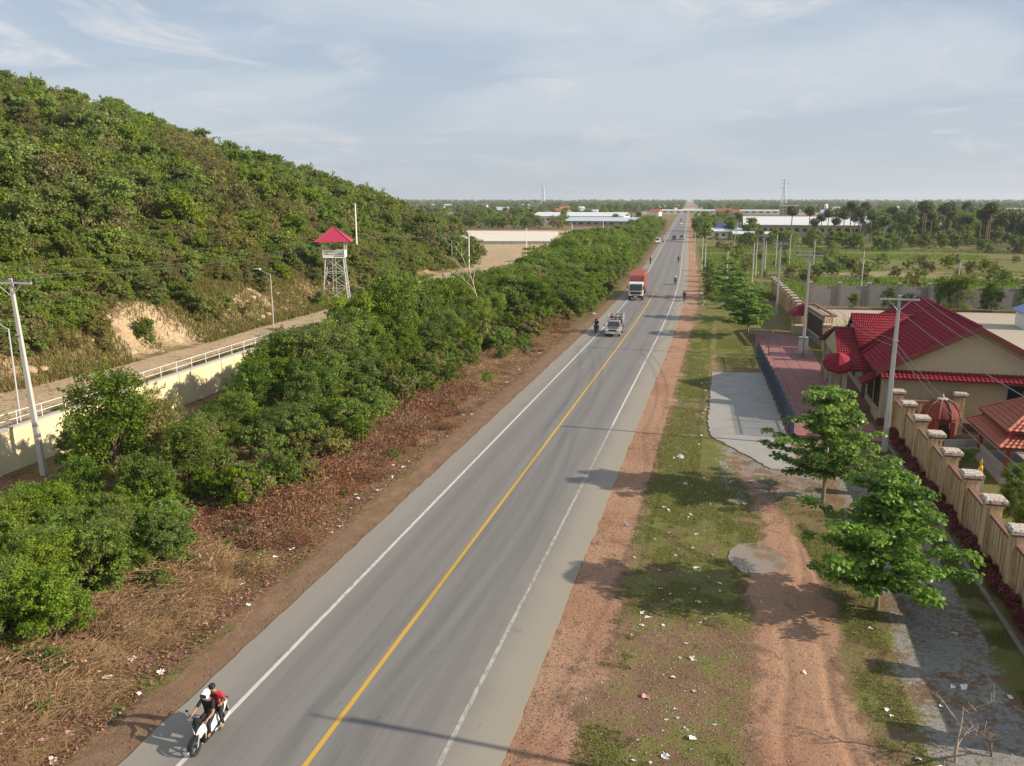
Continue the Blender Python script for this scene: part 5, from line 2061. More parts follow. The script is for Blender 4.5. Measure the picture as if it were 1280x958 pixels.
def figure_source(name, J, arms_bare=True):
    """joint dict -> temporary skinned object; bones carry a cloth tag"""
    order = ['pelvis', 'belly', 'chest', 'neck', 'chin', 'head', 'crown',
             'sh_l', 'el_l', 'wr_l', 'ha_l', 'sh_r', 'el_r', 'wr_r', 'ha_r',
             'hip_l', 'kn_l', 'an_l', 'toe_l', 'hip_r', 'kn_r', 'an_r', 'toe_r']
    edges = [('pelvis', 'belly', 'top'), ('belly', 'chest', 'top'), ('chest', 'neck', 'skin'), ('neck', 'chin', 'skin'), ('chin', 'head', 'skin'), ('head', 'crown', 'skin')]
    for s in 'lr':
        edges += [('chest', 'sh_' + s, 'top'), ('sh_' + s, 'el_' + s, 'top'), ('el_' + s, 'wr_' + s, 'skin'), ('wr_' + s, 'ha_' + s, 'skin'),
                  ('pelvis', 'hip_' + s, 'legs'), ('hip_' + s, 'kn_' + s, 'legs'), ('kn_' + s, 'an_' + s, 'legs'), ('an_' + s, 'toe_' + s, 'foot')]
    rad = dict(pelvis=(.15, .125), belly=(.145, .11), chest=(.165, .12), neck=(.058, .058), chin=(.07, .075), head=(.082, .098), crown=(.055, .065))
    for s in 'lr':
        rad.update({'sh_' + s: (.075, .07), 'el_' + s: (.046, .046), 'wr_' + s: (.031, .028), 'ha_' + s: (.038, .02),
                    'hip_' + s: (.10, .10), 'kn_' + s: (.066, .066), 'an_' + s: (.042, .045), 'toe_' + s: (.04, .028)})
    me = bpy.data.meshes.new(name)
    me.from_pydata([J[k] for k in order], [(order.index(a), order.index(b)) for a, b, _ in edges], [])
    ob = bpy.data.objects.new(name + '_source', me)
    COL.objects.link(ob)
    sk = ob.modifiers.new('skin', 'SKIN')
    sk.use_smooth_shade = True
    lay = me.skin_vertices[0].data if me.skin_vertices else None
    if lay is None:
        bpy.context.view_layer.objects.active = ob
    for i, k in enumerate(order):
        me.skin_vertices[0].data[i].radius = rad[k]
        me.skin_vertices[0].data[i].use_root = (k == 'pelvis')
    sb = ob.modifiers.new('sub', 'SUBSURF')
    sb.levels = sb.render_levels = 1
    bones = [(Vector(J[a]), Vector(J[b]), t) for a, b, t in edges]
    return ob, bones


def seated(lean=0.1, reach=(0.27, -0.60, 1.02), knee=(0.19, -0.40, 0.74), foot=(0.15, -0.30, 0.34), hd=0.0, z=0.0, elbow=(0.30, -0.28, 1.08)):
    J = dict(pelvis=(0, 0, .88), belly=(0, -.02 - lean * .3, 1.03), chest=(0, -.05 - lean * .8, 1.24), neck=(0, -.06 - lean * 1.1, 1.41),
             chin=(0, -.11 - lean * 1.25, 1.47), head=(0, -.10 - lean * 1.3 - hd, 1.56), crown=(0, -.08 - lean * 1.3 - hd, 1.64))
    for s, q in (('l', -1), ('r', 1)):
        J['sh_' + s] = (q * .185, -.05 - lean * .9, 1.325)
        J['el_' + s] = (q * elbow[0], elbow[1], elbow[2])
        J['wr_' + s] = (q * reach[0], reach[1] + .05, reach[2] + .01)
        J['ha_' + s] = (q * reach[0], reach[1] - .03, reach[2] - .005)
        J['hip_' + s] = (q * .10, -.03, .83)
        J['kn_' + s] = (q * knee[0], knee[1], knee[2])
        J['an_' + s] = (q * foot[0], foot[1], foot[2] + .06)
        J['toe_' + s] = (q * (foot[0] + .02), foot[1] - .15, foot[2] + .02)
    return {k: (v[0], v[1], v[2] + z) for k, v in J.items()}


def standing(armz=1.15, twist=0.0):
    J = dict(pelvis=(0, 0, .92), belly=(0, 0, 1.08), chest=(0, 0, 1.28), neck=(0, 0, 1.45), chin=(0, -.04, 1.51), head=(0, -.02, 1.6), crown=(0, 0, 1.68))
    for s, q in (('l', -1), ('r', 1)):
        J['sh_' + s] = (q * .19, 0, 1.37)
        J['el_' + s] = (q * .27, -.08, armz)
        J['wr_' + s] = (q * .2, -.32, armz + 0.02)
        J['ha_' + s] = (q * .19, -.40, armz + 0.02)
        J['hip_' + s] = (q * .10, 0, .86)
        J['kn_' + s] = (q * .11, -.03, .48)
        J['an_' + s] = (q * .11, .02, .09)
        J['toe_' + s] = (q * .13, -.14, .04)
    return J


POSES = {
    'driver': seated(0.02),
    'pillion': seated(0.12, reach=(0.17, -0.18, 0.98), knee=(0.26, -0.30, 0.70), foot=(0.27, -0.20, 0.30), hd=0.02, elbow=(0.28, -0.02, 1.06)),
    'stand': standing(),
    'stand_b': standing(1.05),
}
_src = {k: figure_source(k, J) for k, J in POSES.items()}
bpy.context.view_layer.update()
_dg = bpy.context.evaluated_depsgraph_get()
FIG = {}
for k, (ob, bones) in _src.items():
    me = bpy.data.meshes.new_from_object(ob.evaluated_get(_dg))
    me.name = 'figure_' + k
    FIG[k] = (me, bones)
for k, (ob, bones) in _src.items():
    bpy.data.objects.remove(ob)


def fig_mesh(pose, mats):
    """copy of a pose's body with clothing materials by nearest bone; fingers added to both hands"""
    src, bones = FIG[pose]
    me = src.copy()
    me.materials.clear()
    keys = ['skin', 'top', 'legs', 'foot']
    for k in keys:
        me.materials.append(mats[k])
    for p in me.polygons:
        c = p.center
        best, bt_ = 1e9, 'skin'
        for a, b, t in bones:
            ab = b - a
            f = max(0, min(1, (c - a).dot(ab) / max(ab.length_squared, 1e-9)))
            d_ = (a + ab * f - c).length
            if t == 'top' and f > 0.72 and ab.length > 0.2 and abs(a.x) > 0.15:
                t = 'skin' if mats.get('short', True) else 'top'
            if d_ < best:
                best, bt_ = d_, t
        p.material_index = keys.index(bt_)
        p.use_smooth = True
    # fingers
    b = bmesh.new()
    b.from_mesh(me)
    J = POSES[pose]
    for s, q in (('l', -1), ('r', 1)):
        h0 = Vector(J['ha_' + s])
        d_ = (h0 - Vector(J['wr_' + s])).normalized()
        side = Vector((1, 0, 0))
        for i, (off, ln) in enumerate(((-.027, .055), (-.009, .065), (.009, .06), (.027, .05), (-.04 * -q, .045))):
            o0 = h0 + side * off - (d_ * 0.03 if i == 4 else Vector())
            p1 = o0 + d_ * ln * 0.55 + Vector((0, 0, -0.008))
            p2 = p1 + (d_ * 0.4 + Vector((0, 0, -1))).normalized() * ln * 0.55
            mb = MB().tube([o0, p1, p2], [.010, .009, .007], 5)
            vs2 = [b.verts.new(v) for v in mb.v]
            for f in mb.f:
                nf = b.faces.new([vs2[j] for j in f])
                nf.smooth = True
    b.to_mesh(me)
    b.free()
    return me


def head_frame(pose):
    J = POSES[pose]
    return Vector(J['head'])


def person(name, pose, loc, rz, label, mats, hair='hair', group=None, parent=None, face=True, scale=1.0):
    t = thing(name, label, 'person', loc, rz, group, scale)
    child('body', fig_mesh(pose, mats), t)
    hc = head_frame(pose)
    if hair == 'hair':
        mb = MB()
        mb.smooth = True
        mb.ball(hc + Vector((0, 0.022, 0.025)), (.095, .105, .105), 12, 8)
        mb.ball(hc + Vector((0, -0.055, 0.075)), (.075, .05, .05), 10, 6)
        mb.build('hair', HAIR, t)
    elif hair:
        mb = MB()
        mb.smooth = True
        mb.ball(hc + Vector((0, 0.012, 0.03)), (.128, .145, .13), 16, 10)
        mb.ball(hc + Vector((0, -0.03, -0.06)), (.112, .12, .08), 14, 8)
        hm = mb.build('helmet', hair, t)
        MB().prism([(-.09, -.055), (.09, -.055), (.095, .05), (-.095, .05)], -.150, -.115, 'Y').build('visor', M['glass'], hm, hc)
        mb = MB()
        mb.smooth = True
        mb.ball(hc + Vector((0, -0.09, 0.085)), (.09, .07, .015), 12, 6)
        mb.build('peak', hair, hm)
    if face:
        mb = MB()
        mb.smooth = True
        mb.ball(hc + Vector((0, -.098, -.02)), (.013, .018, .02), 8, 6)
        for s in (-1, 1):
            mb.ball(hc + Vector((s * .086, 0, -.01)), (.012, .02, .03), 8, 6)
        mb.build('nose_and_ears', SKIN, t)
        mb = MB()
        for s in (-1, 1):
            mb.ball(hc + Vector((s * .033, -.088, .008)), (.013, .01, .007), 8, 6)
        mb.build('eyes', M['black'], t)
        MB().box(hc + Vector((0, -.09, -.055)), (.045, .014, .01)).build('mouth', M['leaf_red'] if False else M['trim'], t)
    return t


# ------------------------------------------------------------------ scooters
def wheel_meshes(r, w, spokes=5, rimmat=None):
    tyre = MB()
    tyre.smooth = True
    tyre.lathe([(r * .74, -w * .42), (r * .9, -w * .5), (r * .985, -w * .32), (r, 0), (r * .985, w * .32), (r * .9, w * .5), (r * .74, w * .42), (r * .74, -w * .42)], n=28, axis='X')
    rim = MB()
    rim.lathe([(r * .74, -w * .4), (r * .74, w * .4), (r * .66, w * .3), (r * .66, -w * .3), (r * .74, -w * .4)], n=24, axis='X')
    rim.lathe([(0.001, -w * .45), (r * .2, -w * .45), (r * .2, w * .45), (0.001, w * .45)], n=14, axis='X')
    for k in range(spokes):
        a = 2 * math.pi * k / spokes
        rim.tube([(0, math.cos(a) * r * .15, math.sin(a) * r * .15), (0, math.cos(a) * r * .7, math.sin(a) * r * .7)], r * .06, 5)
    return tyre.mesh('tyre', M['rubber']), rim.mesh('rim', rimmat or M['steel'])


SC_T, SC_R = wheel_meshes(0.28, 0.085, 5, simple('dark_alloy', (0.06, 0.06, 0.065), 0.4, metal=0.5))
SHELL = {}


def scooter(label, paint, loc, rz=0.0, group=None):
    t = thing('motor_scooter', label, 'motorcycle', loc, rz, group)
    for nm2, y_ in (('front_wheel', -0.63), ('rear_wheel', 0.63)):
        w = child(nm2, SC_R, t, (0, y_, 0.28))
        child('tyre', SC_T, w)
    f = MB()
    for s in (-1, 1):
        f.tube([(s * .075, -.63, .28), (s * .07, -.50, .62), (s * .03, -.40, .9)], .022, 6)
    f.tube([(0, -.42, .6), (0, -.34, 1.0)], .03, 6)
    f.build('fork', M['steel'], t)
    fe = MB()
    pts = [(math.cos(a) * .33, math.sin(a) * .33) for a in [R(q) for q in range(20, 171, 15)]]
    for i in range(len(pts) - 1):
        (a0, b0), (a1, b1) = pts[i], pts[i + 1]
        fe.add([(-.075, -.63 + a0, .28 + b0), (.075, -.63 + a0, .28 + b0), (.075, -.63 + a1, .28 + b1), (-.075, -.63 + a1, .28 + b1)], [(0, 1, 2, 3)])
    o = fe.build('front_fender', M['black'], t)
    o.modifiers.new('s', 'SOLIDIFY').thickness = .015
    # faceted front shield: two swept white blades with a dark centre
    A, B, C, D = Vector((0, -.60, .84)), Vector((0, -.50, 1.04)), Vector((0, -.53, .50)), Vector((0, -.46, .66))
    for s in (-1, 1):
        L1, L2, L3, L4 = Vector((s * .20, -.42, 1.0)), Vector((s * .25, -.38, .74)), Vector((s * .15, -.30, .34)), Vector((s * .08, -.55, .80))
        sh_ = MB()
        sh_.add([L1, L4, Vector((s * .03, -.60, .66)), C, L3, L2, Vector((s * .17, -.47, .72))], [(0, 1, 6), (1, 2, 6), (2, 3, 6), (3, 4, 6), (4, 5, 6), (5, 0, 6)])
        o = sh_.build('front_shield', paint, t)
        o.modifiers.new('s', 'SOLIDIFY').thickness = .02
        hl = MB()
        hl.add([Vector((s * .02, -.61, .82)), Vector((s * .09, -.57, .84)), Vector((s * .17, -.49, .93)), Vector((s * .05, -.56, .93))], [(0, 1, 2, 3)])
        o = hl.build('headlight', M['glass'], t)
        o.modifiers.new('s', 'SOLIDIFY').thickness = .02
    cf = MB()
    cf.add([(-.17, -.45, .98), (.17, -.45, .98), (0, -.62, .72), (0, -.50, 1.07), (-.1, -.36, 1.05), (.1, -.36, 1.05)], [(0, 2, 3), (2, 1, 3), (0, 3, 4), (3, 1, 5), (3, 5, 4)])
    cf.build('front_cowl', M['black'], t)
    MB().prism([(-.44, .36), (-.36, .98), (-.31, .98), (-.36, .36)], -.19, .19, 'X').build('leg_shield', M['black'], t, bevel=.015)
    MB().box6(-.19, .19, -.42, .12, .27, .34).build('floorboard', M['black'], t, bevel=.01)
    bd = MB()
    bd.prism([(.02, .30), (.06, .70), (.40, .76), (.92, .86), (.98, .80), (.80, .60), (.45, .42)], -.13, .13, 'X')
    bd.build('rear_body', paint, t, bevel=.03)
    MB().prism([(.04, .71), (.0, .78), (.10, .82), (.45, .80), (.55, .86), (.86, .90), (.92, .86), (.42, .75)], -.125, .125, 'X').build('seat', M['black'], t, bevel=.025)
    MB().box6(-.05, .05, .94, 1.0, .74, .82).build('tail_light', M['towerroof'], t)
    MB().tube([(-.13, .75, .86), (-.13, 1.0, .90), (.13, 1.0, .90), (.13, .75, .86)], .015, 6).build('grab_rail', M['black'], t)
    MB().prism([(.72, .58), (1.02, .60), (1.08, .36), (1.05, .35), (.98, .55), (.72, .54)], -.07, .07, 'X').build('rear_fender', M['black'], t)
    MB().tube([(.14, .15, .28), (.16, .55, .30), (.17, .95, .42)], [.025, .05, .055], 10).build('exhaust', M['steel'], t)
    MB().box6(-.1, .12, .1, .68, .24, .46).build('engine', M['black'], t, bevel=.03)
    MB().tube([(-.34, -.32, 1.03), (-.2, -.38, 1.03), (0, -.40, 1.0), (.2, -.38, 1.03), (.34, -.32, 1.03)], .016, 6).build('handlebar', M['black'], t)
    for s in (-1, 1):
        mi = MB().tube([(s * .24, -.37, 1.04), (s * .33, -.40, 1.22)], .008, 5).build('mirror_stalk', M['black'], t)
        mb = MB()
        mb.smooth = True
        mb.ball((s * .35, -.40, 1.25), (.06, .015, .04), 10, 6)
        mb.build('mirror', M['black'], mi)
    MB().tube([(-.1, .2, .2), (-.2, .28, .06)], .012, 5).build('side_stand', M['steel'], t)
    MB().box((0, 1.04, .52), (.16, .01, .12)).build('number_plate', M['white'], t)
    return t


GLOSSW = simple('gloss_white', (0.80, 0.80, 0.80), 0.2, var=0.03, spec=0.5)
DARKP = simple('dark_paint', (0.05, 0.05, 0.06), 0.3, var=0.1, spec=0.5)
REDP = simple('red_paint', (0.30, 0.03, 0.03), 0.3, var=0.1, spec=0.5)
shoes = cloth('sandal', (0.06, 0.04, 0.03))
BLK = cloth('black_cloth', (0.018, 0.018, 0.02))
NAVY = cloth('dark_trousers', (0.02, 0.021, 0.028))
scooter('white motor scooter carrying two riders in the foreground', GLOSSW, (-14.33, 19.15, 0.03), R(2))
person('person', 'driver', (-14.33, 19.34, 0.03), R(2), 'rider in black T-shirt and white helmet steering the white scooter', dict(skin=SKIN, top=BLK, legs=NAVY, foot=SKIN), hair=GLOSSW, face=False)
REDS = cloth('red_shirt', (0.36, 0.02, 0.03))
person('person', 'pillion', (-14.30, 19.80, 0.06), R(-6), 'bareheaded passenger in red shirt riding behind on the white scooter', dict(skin=SKIN, top=REDS, legs=NAVY, foot=SKIN))

# distant riders
tops = [cloth('shirt_%d' % i, c) for i, c in enumerate(((0.04, 0.05, 0.08), (0.10, 0.11, 0.16), (0.03, 0.03, 0.03), (0.30, 0.06, 0.10), (0.45, 0.44, 0.42), (0.12, 0.2, 0.12), (0.4, 0.2, 0.05)))]
far_sc = [
    (-14.95, 100.9, 0, DARKP, 'dark motorcycle overtaking beside the loaded pickup', 2),
    (-6.0, 136.5, 3.14, DARKP, 'dark motorcycle stopped at the edge of the red gravel', 1),
    (-9.0, 163.0, 3.14, DARKP, 'motorcycle riding away in the right lane beyond the stopped one', 1),
    (-11.7, 222.5, 3.14, DARKP, 'small motorcycle far up the right lane', 1),
    (-18.4, 216.0, 0, DARKP, 'motorcycle coming along the left edge line behind the container truck', 1),
    (-22.6, 318.0, 0, DARKP, 'pale clad rider\'s motorcycle beside the distant dark van', 1),
]
for i, (x, y_, rz, pt, lb, nr) in enumerate(far_sc):
    scooter(lb, pt, (x, y_, 0.03), rz)
    for k in range(nr):
        dy = (0.13 + 0.4 * k) * (1 if rz == 0 else -1)
        lb2 = {0: ('front rider in helmet on the motorcycle beside the pickup', 'rear rider on the motorcycle beside the pickup')}.get(i, ('rider on the ' + lb.split(' ', 1)[1],))[k] if i in (0,) else 'helmeted rider astride the ' + ('dark motorcycle stopped on the gravel edge', 'motorcycle in the right lane ahead of the stopped one', 'small motorcycle furthest up the right lane', 'motorcycle behind the container truck', 'distant motorcycle beside the dark van')[i - 1]
        person('person', 'driver' if k == 0 else 'pillion', (x, y_ + dy, 0.03), rz, lb2, dict(skin=SKIN, top=tops[4 if i == 5 else (i * 2 + k) % 3], legs=NAVY, foot=shoes), hair=(GLOSSW if i in (2,) else M['black']) if k == 0 else 'hair', face=False)

# ------------------------------------------------------------------ pickup full of standing passengers
CW_T, CW_R = wheel_meshes(0.36, 0.24, 6)
SILV = simple('silver_paint', (0.36, 0.35, 0.35), 0.35, metal=0.3, var=0.08, dirt=(0.2, 0.16, 0.13), dirt_amt=0.5)
MARO = simple('maroon_paint', (0.16, 0.035, 0.04), 0.4, var=0.1, dirt=(0.2, 0.14, 0.12))
pk = thing('pickup_truck', 'silver pickup carrying standing passengers in its railed bed', 'pickup', (-12.55, 100.0, 0.03), R(1.5))
body = MB()
body.prism([(-2.5, .45), (-2.52, .78), (-2.40, .98), (-1.25, 1.06), (0.55, 1.08), (0.55, .42), (-1.2, .40)], -.88, .88, 'X')
body.build('body', SILV, pk, bevel=.05)
cabm = MB()
b_ = [(-.84, -1.30, 1.04), (.84, -1.30, 1.04), (.84, .52, 1.04), (-.84, .52, 1.04)]
t_ = [(-.66, -.62, 1.66), (.66, -.62, 1.66), (.68, .40, 1.68), (-.68, .40, 1.68)]
cabm.add(b_ + t_, [(3, 2, 1, 0), (4, 5, 6, 7), (0, 1, 5, 4), (1, 2, 6, 5), (2, 3, 7, 6), (3, 0, 4, 7)])
cabm.build('cab', SILV, pk, bevel=.04)
ws = MB()
ws.add([(-.76, -1.26, 1.10), (.76, -1.26, 1.10), (.60, -.68, 1.61), (-.60, -.68, 1.61)], [(0, 1, 2, 3)])
o = ws.build('windscreen', M['glass'], pk)
o.location = (0, -.035, .02)
for s in (-1, 1):
    w = MB()
    w.add([(s * .845, -1.0, 1.12), (s * .845, .40, 1.12), (s * .70, .32, 1.6), (s * .69, -.58, 1.6)], [(0, 1, 2, 3)])
    w.build('side_window', M['glass'], pk, (s * .012, 0, 0.01))
    hl = MB().box((s * .66, -2.50, .80), (.34, .06, .17)).build('headlight', GLOSSW, pk, bevel=.02)
    MB().tube([(s * .88, -.95, 1.1), (s * 1.05, -1.0, 1.14)], .02, 5).build('mirror_arm', M['black'], pk)
    MB().box((s * 1.1, -1.0, 1.18), (.16, .07, .2)).build('mirror', M['black'], pk, bevel=.02)
MB().box((0, -2.52, .80), (.9, .05, .17)).build('grille', M['black'], pk)
MB().box((0, -2.56, .50), (1.7, .14, .22)).build('bumper', simple('bumper_grey', (0.42, 0.41, 0.40), 0.5), pk, bevel=.03)
MB().box((0, -2.64, .50), (.42, .02, .12)).build('number_plate', M['white'], pk)
MB().box((0, -2.0, 1.06), (1.2, .5, .05)).build('bonnet_scoop', MARO, pk)
bed = MB()
bed.box6(-.88, .88, .6, 2.55, .55, .68)
bed.box6(-.90, -.84, .6, 2.55, .5, 1.15)
bed.box6(.84, .90, .6, 2.55, .5, 1.15)
bed.box6(-.84, .84, 2.50, 2.56, .5, 1.15)
bed.build('bed', MARO, pk)
rl = MB()
for s in (-.9, .9):
    for z in (1.5, 1.85, 2.2):
        rl.tube([(s, .45, z), (s, 2.6, z)], .028, 6)
    for y_ in (.5, 1.2, 1.9, 2.6):
        rl.tube([(s, y_, 1.0), (s, y_, 2.22)], .025, 6)
for z in (1.85, 2.2):
    rl.tube([(-.9, .45, z), (.9, .45, z)], .028, 6)
    rl.tube([(-.9, 2.6, z), (.9, 2.6, z)], .028, 6)
rl.build('bed_rails', M['steel'], pk)
for s in (-1, 1):
    for y_ in (-1.65, 1.6):
        w = child('wheel', CW_R, pk, (s * .78, y_, .36))
        child('tyre', CW_T, w)
rr = random.Random(2)
wh = ('front left', 'front middle', 'front right', 'middle left', 'centre', 'middle right', 'rear left', 'rear middle', 'rear right')
for k in range(9):
    x = -12.55 + (-.55 + .55 * (k % 3)) + rr.uniform(-.05, .05)
    y_ = 100.85 + .62 * (k // 3) + rr.uniform(-.08, .08)
    person('person', ('stand', 'stand_b')[k % 2], (x, y_, .72), rr.uniform(-.5, .5), 'passenger standing in the pickup bed at the %s' % wh[k], dict(skin=SKIN, top=tops[k % 7], legs=NAVY, foot=shoes), hair='hair' if k % 3 else tops[(k * 2 + 1) % 7], face=False, scale=.92)

# ------------------------------------------------------------------ container truck
TW_T, TW_R = wheel_meshes(0.5, 0.3, 6)
CONT = simple('container_red', (0.40, 0.115, 0.10), 0.6, var=0.12, scale=1.0, dirt=(0.28, 0.12, 0.09), dirt_amt=0.5)
TCAB = simple('truck_white', (0.62, 0.61, 0.58), 0.4, var=0.08, dirt=(0.36, 0.31, 0.26), dirt_amt=0.5)
tk = thing('container_truck', 'white truck hauling a red shipping container down the left lane', 'truck', (-13.75, 136.2, 0.03), R(3))
c = MB()
c.prism([(-1.1, .55), (-1.15, 1.5), (-.95, 2.75), (-.7, 2.9), (.75, 2.9), (.75, .55)], -1.15, 1.15, 'X')
c.build('cab', TCAB, tk, bevel=.06)
w = MB()
w.add([(-1.02, -1.16, 1.62), (1.02, -1.16, 1.62), (.96, -.97, 2.62), (-.96, -.97, 2.62)], [(0, 1, 2, 3)])
w.build('windscreen', M['glass'], tk, (0, -.03, 0))
for s in (-1, 1):
    w = MB()
    w.add([(s * 1.16, -.85, 1.6), (s * 1.16, .25, 1.6), (s * 1.16, .25, 2.5), (s * 1.16, -.75, 2.5)], [(0, 1, 2, 3)])
    w.build('side_window', M['glass'], tk, (s * .012, 0, 0))
    MB().box((s * .85, -1.17, .85), (.4, .08, .2)).build('headlight', GLOSSW, tk)
    MB().box((s * 1.32, -1.05, 2.1), (.14, .12, .5)).build('mirror', M['black'], tk)
MB().box((0, -1.17, 1.22), (1.7, .05, .35)).build('grille', M['black'], tk)
MB().box((0, -1.19, .62), (2.3, .14, .35)).build('bumper', M['black'], tk)
MB().box((0, -1.27, .62), (.5, .02, .13)).build('number_plate', M['white'], tk)
MB().box6(-.5, .5, .75, 13.0, .75, 1.05).build('chassis', M['black'], tk)
ct = MB()
ct.box6(-1.19, 1.19, 1.25, 13.35, 1.12, 3.85)
co_ = ct.build('container', CONT, tk)
rb = MB()
for k in range(22):
    y_ = 1.6 + k * .54
    for s in (-1, 1):
        rb.box((s * 1.2, y_, 2.48), (.07, .26, 2.4))
for k in range(8):
    rb.box((-1.0 + k * .285, 1.24, 2.48), (.14, .06, 2.4))
for k in range(22):
    rb.box((0, 1.6 + k * .54, 3.86), (2.2, .26, .04))
rb.build('corrugation', CONT, co_)
for sx_ in (-1, 1):
    for y_ in (1.25, 13.35):
        MB().box((sx_ * 1.17, y_, 2.48), (.16, .16, 2.8)).build('corner_post', CONT, co_)
for s in (-1, 1):
    for y_ in (-.2, 3.6, 4.8, 9.6, 10.8, 12.0):
        w = child('wheel', TW_R, tk, (s * 1.0, y_, .5))
        child('tyre', TW_T, w)

# ------------------------------------------------------------------ far cars


def car(label, paint, loc, rz, van=False):
    t = thing('van' if van else 'car', label, 'van' if van else 'car', loc, rz)
    H_ = 1.95 if van else 1.45
    b = MB()
    b.prism([(-2.2, .35), (-2.22, .75), (-1.3, .95), (2.15, .98), (2.2, .4)], -.87, .87, 'X')
    b.build('body', paint, t, bevel=.06)
    b = MB()
    bb = [(-.84, -1.35, .94), (.84, -1.35, .94), (.84, 2.05, .94), (-.84, 2.05, .94)]
    tt = [(-.68, -.55, H_), (.68, -.55, H_), (.7, 1.75 if van else 1.2, H_), (-.7, 1.75 if van else 1.2, H_)]
    b.add(bb + tt, [(3, 2, 1, 0), (4, 5, 6, 7), (0, 1, 5, 4), (1, 2, 6, 5), (2, 3, 7, 6), (3, 0, 4, 7)])
    b.build('cabin', paint, t, bevel=.05)
    w = MB()
    w.add([(-.74, -1.26, 1.0), (.74, -1.26, 1.0), (.62, -.62, H_ - .06), (-.62, -.62, H_ - .06)], [(0, 1, 2, 3)])
    w.build('windscreen', M['glass'], t, (0, -.03, .02))
    w = MB()
    e = 1.75 if van else 1.2
    w.add([(-.72, 2.02, 1.0), (.72, 2.02, 1.0), (.62, e + .05, H_ - .08), (-.62, e + .05, H_ - .08)], [(0, 1, 2, 3)])
    w.build('rear_window', M['glass'], t, (0, .03, .02))
    for s in (-1, 1):
        MB().box((s * .64, -2.2, .66), (.34, .06, .16)).build('headlight', GLOSSW, t)
        MB().box((s * .7, 2.18, .72), (.25, .05, .2)).build('tail_light', REDP, t)
        for y_ in (-1.4, 1.35):
            q = child('wheel', CW_R, t, (s * .78, y_, .34), scale=(.9, .92, .92))
            child('tyre', CW_T, q)
    return t


car('dark van driving towards the camera far up the road', DARKP, (-20.3, 346, .03), R(2.5), True)
car('grey car driving away far up the right lane', SILV, (-17.6, 352, .03), R(182.5), True)
car('white car at the distant junction', GLOSSW, (-28.5, 560, .03), R(2.5))
car('grey car queueing behind the white one at the distant junction', SILV, (-33.0, 640, .03), R(2.5), True)
car('small white van parked beside the belt near the distant dark van', GLOSSW, (-24.8, 320, .03), R(2.5), True)

# ------------------------------------------------------------------ litter
LITM = [simple('litter_white', (0.66, 0.65, 0.62), 0.7, var=0.1), simple('litter_pale', (0.50, 0.45, 0.38), 0.8, var=0.2), simple('litter_blue', (0.14, 0.30, 0.5), 0.6), simple('litter_pink', (0.55, 0.28, 0.28), 0.7)]
lit_me = []
for k in range(8):
    b = bmesh.new()
    bmesh.ops.create_grid(b, x_segments=4, y_segments=3, size=0.5)
    r2 = random.Random(k)
    for v in b.verts:
        v.co.x *= 1.0 + r2.uniform(-.35, .35)
        v.co.y *= .7 + r2.uniform(-.3, .3)
        v.co.z = r2.uniform(0, .32)
    me = bpy.data.meshes.new('litter')
    b.to_mesh(me)
    b.free()
    me.materials.append(LITM[(0, 0, 1, 0, 1, 0, 2, 3)[k]])
    lit_me.append(me)


def litter(n_, fx, label, group, smin, smax, w8=None):
    for i in range(n_):
        x, y_ = fx()
        o = bpy.data.objects.new('litter_scrap', lit_me[random.choices(range(8), w8 or (4, 4, 3, 4, 3, 4, 0.5, 0.7))[0]])
        link(o)
        s_ = random.uniform(smin, smax) * random.uniform(.6, 1)
        o.scale = (s_, s_, s_)
        o.location = (x, y_, tz(x, y_) + .01)
        o.rotation_euler = (random.uniform(-.3, .3), random.uniform(-.3, .3), random.uniform(0, 6.28))
        tag(o, label, 'litter', group)


litter(170, lambda: (random.gauss(-0.8, 1.5), 18 + 62 * random.random() ** 1.3), 'scrap of pale litter lying on the grassy right verge', 'litter on the right verge', .07, .26)
litter(120, lambda: (-17.9 - abs(random.gauss(0, 1.5)), 15 + 75 * random.random() ** 1.3), 'scrap of litter among the dead leaves on the left verge', 'litter on the left verge', .10, .34)
litter(10, lambda: (random.uniform(5.6, 10), random.uniform(23, 34)), 'scrap of white litter on the shaded gravel track', 'litter on the gravel track', .12, .3)
litter(34, lambda: (-3.0 + random.gauss(0, .4), random.uniform(128, 205)), 'scrap of rubbish in the heap line along the right roadside', 'litter along the far right roadside', .4, 1.0)
o = bpy.data.objects.new('plastic_bag', lit_me[0])
link(o)
o.scale = (.42, .42, .5)
o.location = (6.9, 23.1, tz(6.9, 23.1))
tag(o, 'crumpled white plastic bag beside the leafless shrub at the bottom edge', 'bag')
for (x, y_, s_, lb) in ((-2.1, 51.5, .28, 'pale boulder on the verge beside the thin pole shadow'), (-17.9, 118, .32, 'white roadside stone before the container truck'), (-1.5, 46.4, .16, 'small pale stone at the edge of the tree shadow')):
    o = bpy.data.objects.new('stone', rock_me[1].copy())
    o.data.materials[0] = M['concrete']
    link(o)
    o.scale = (s_, s_, s_)
    o.location = (x, y_, tz(x, y_))
    tag(o, lb, 'stone')

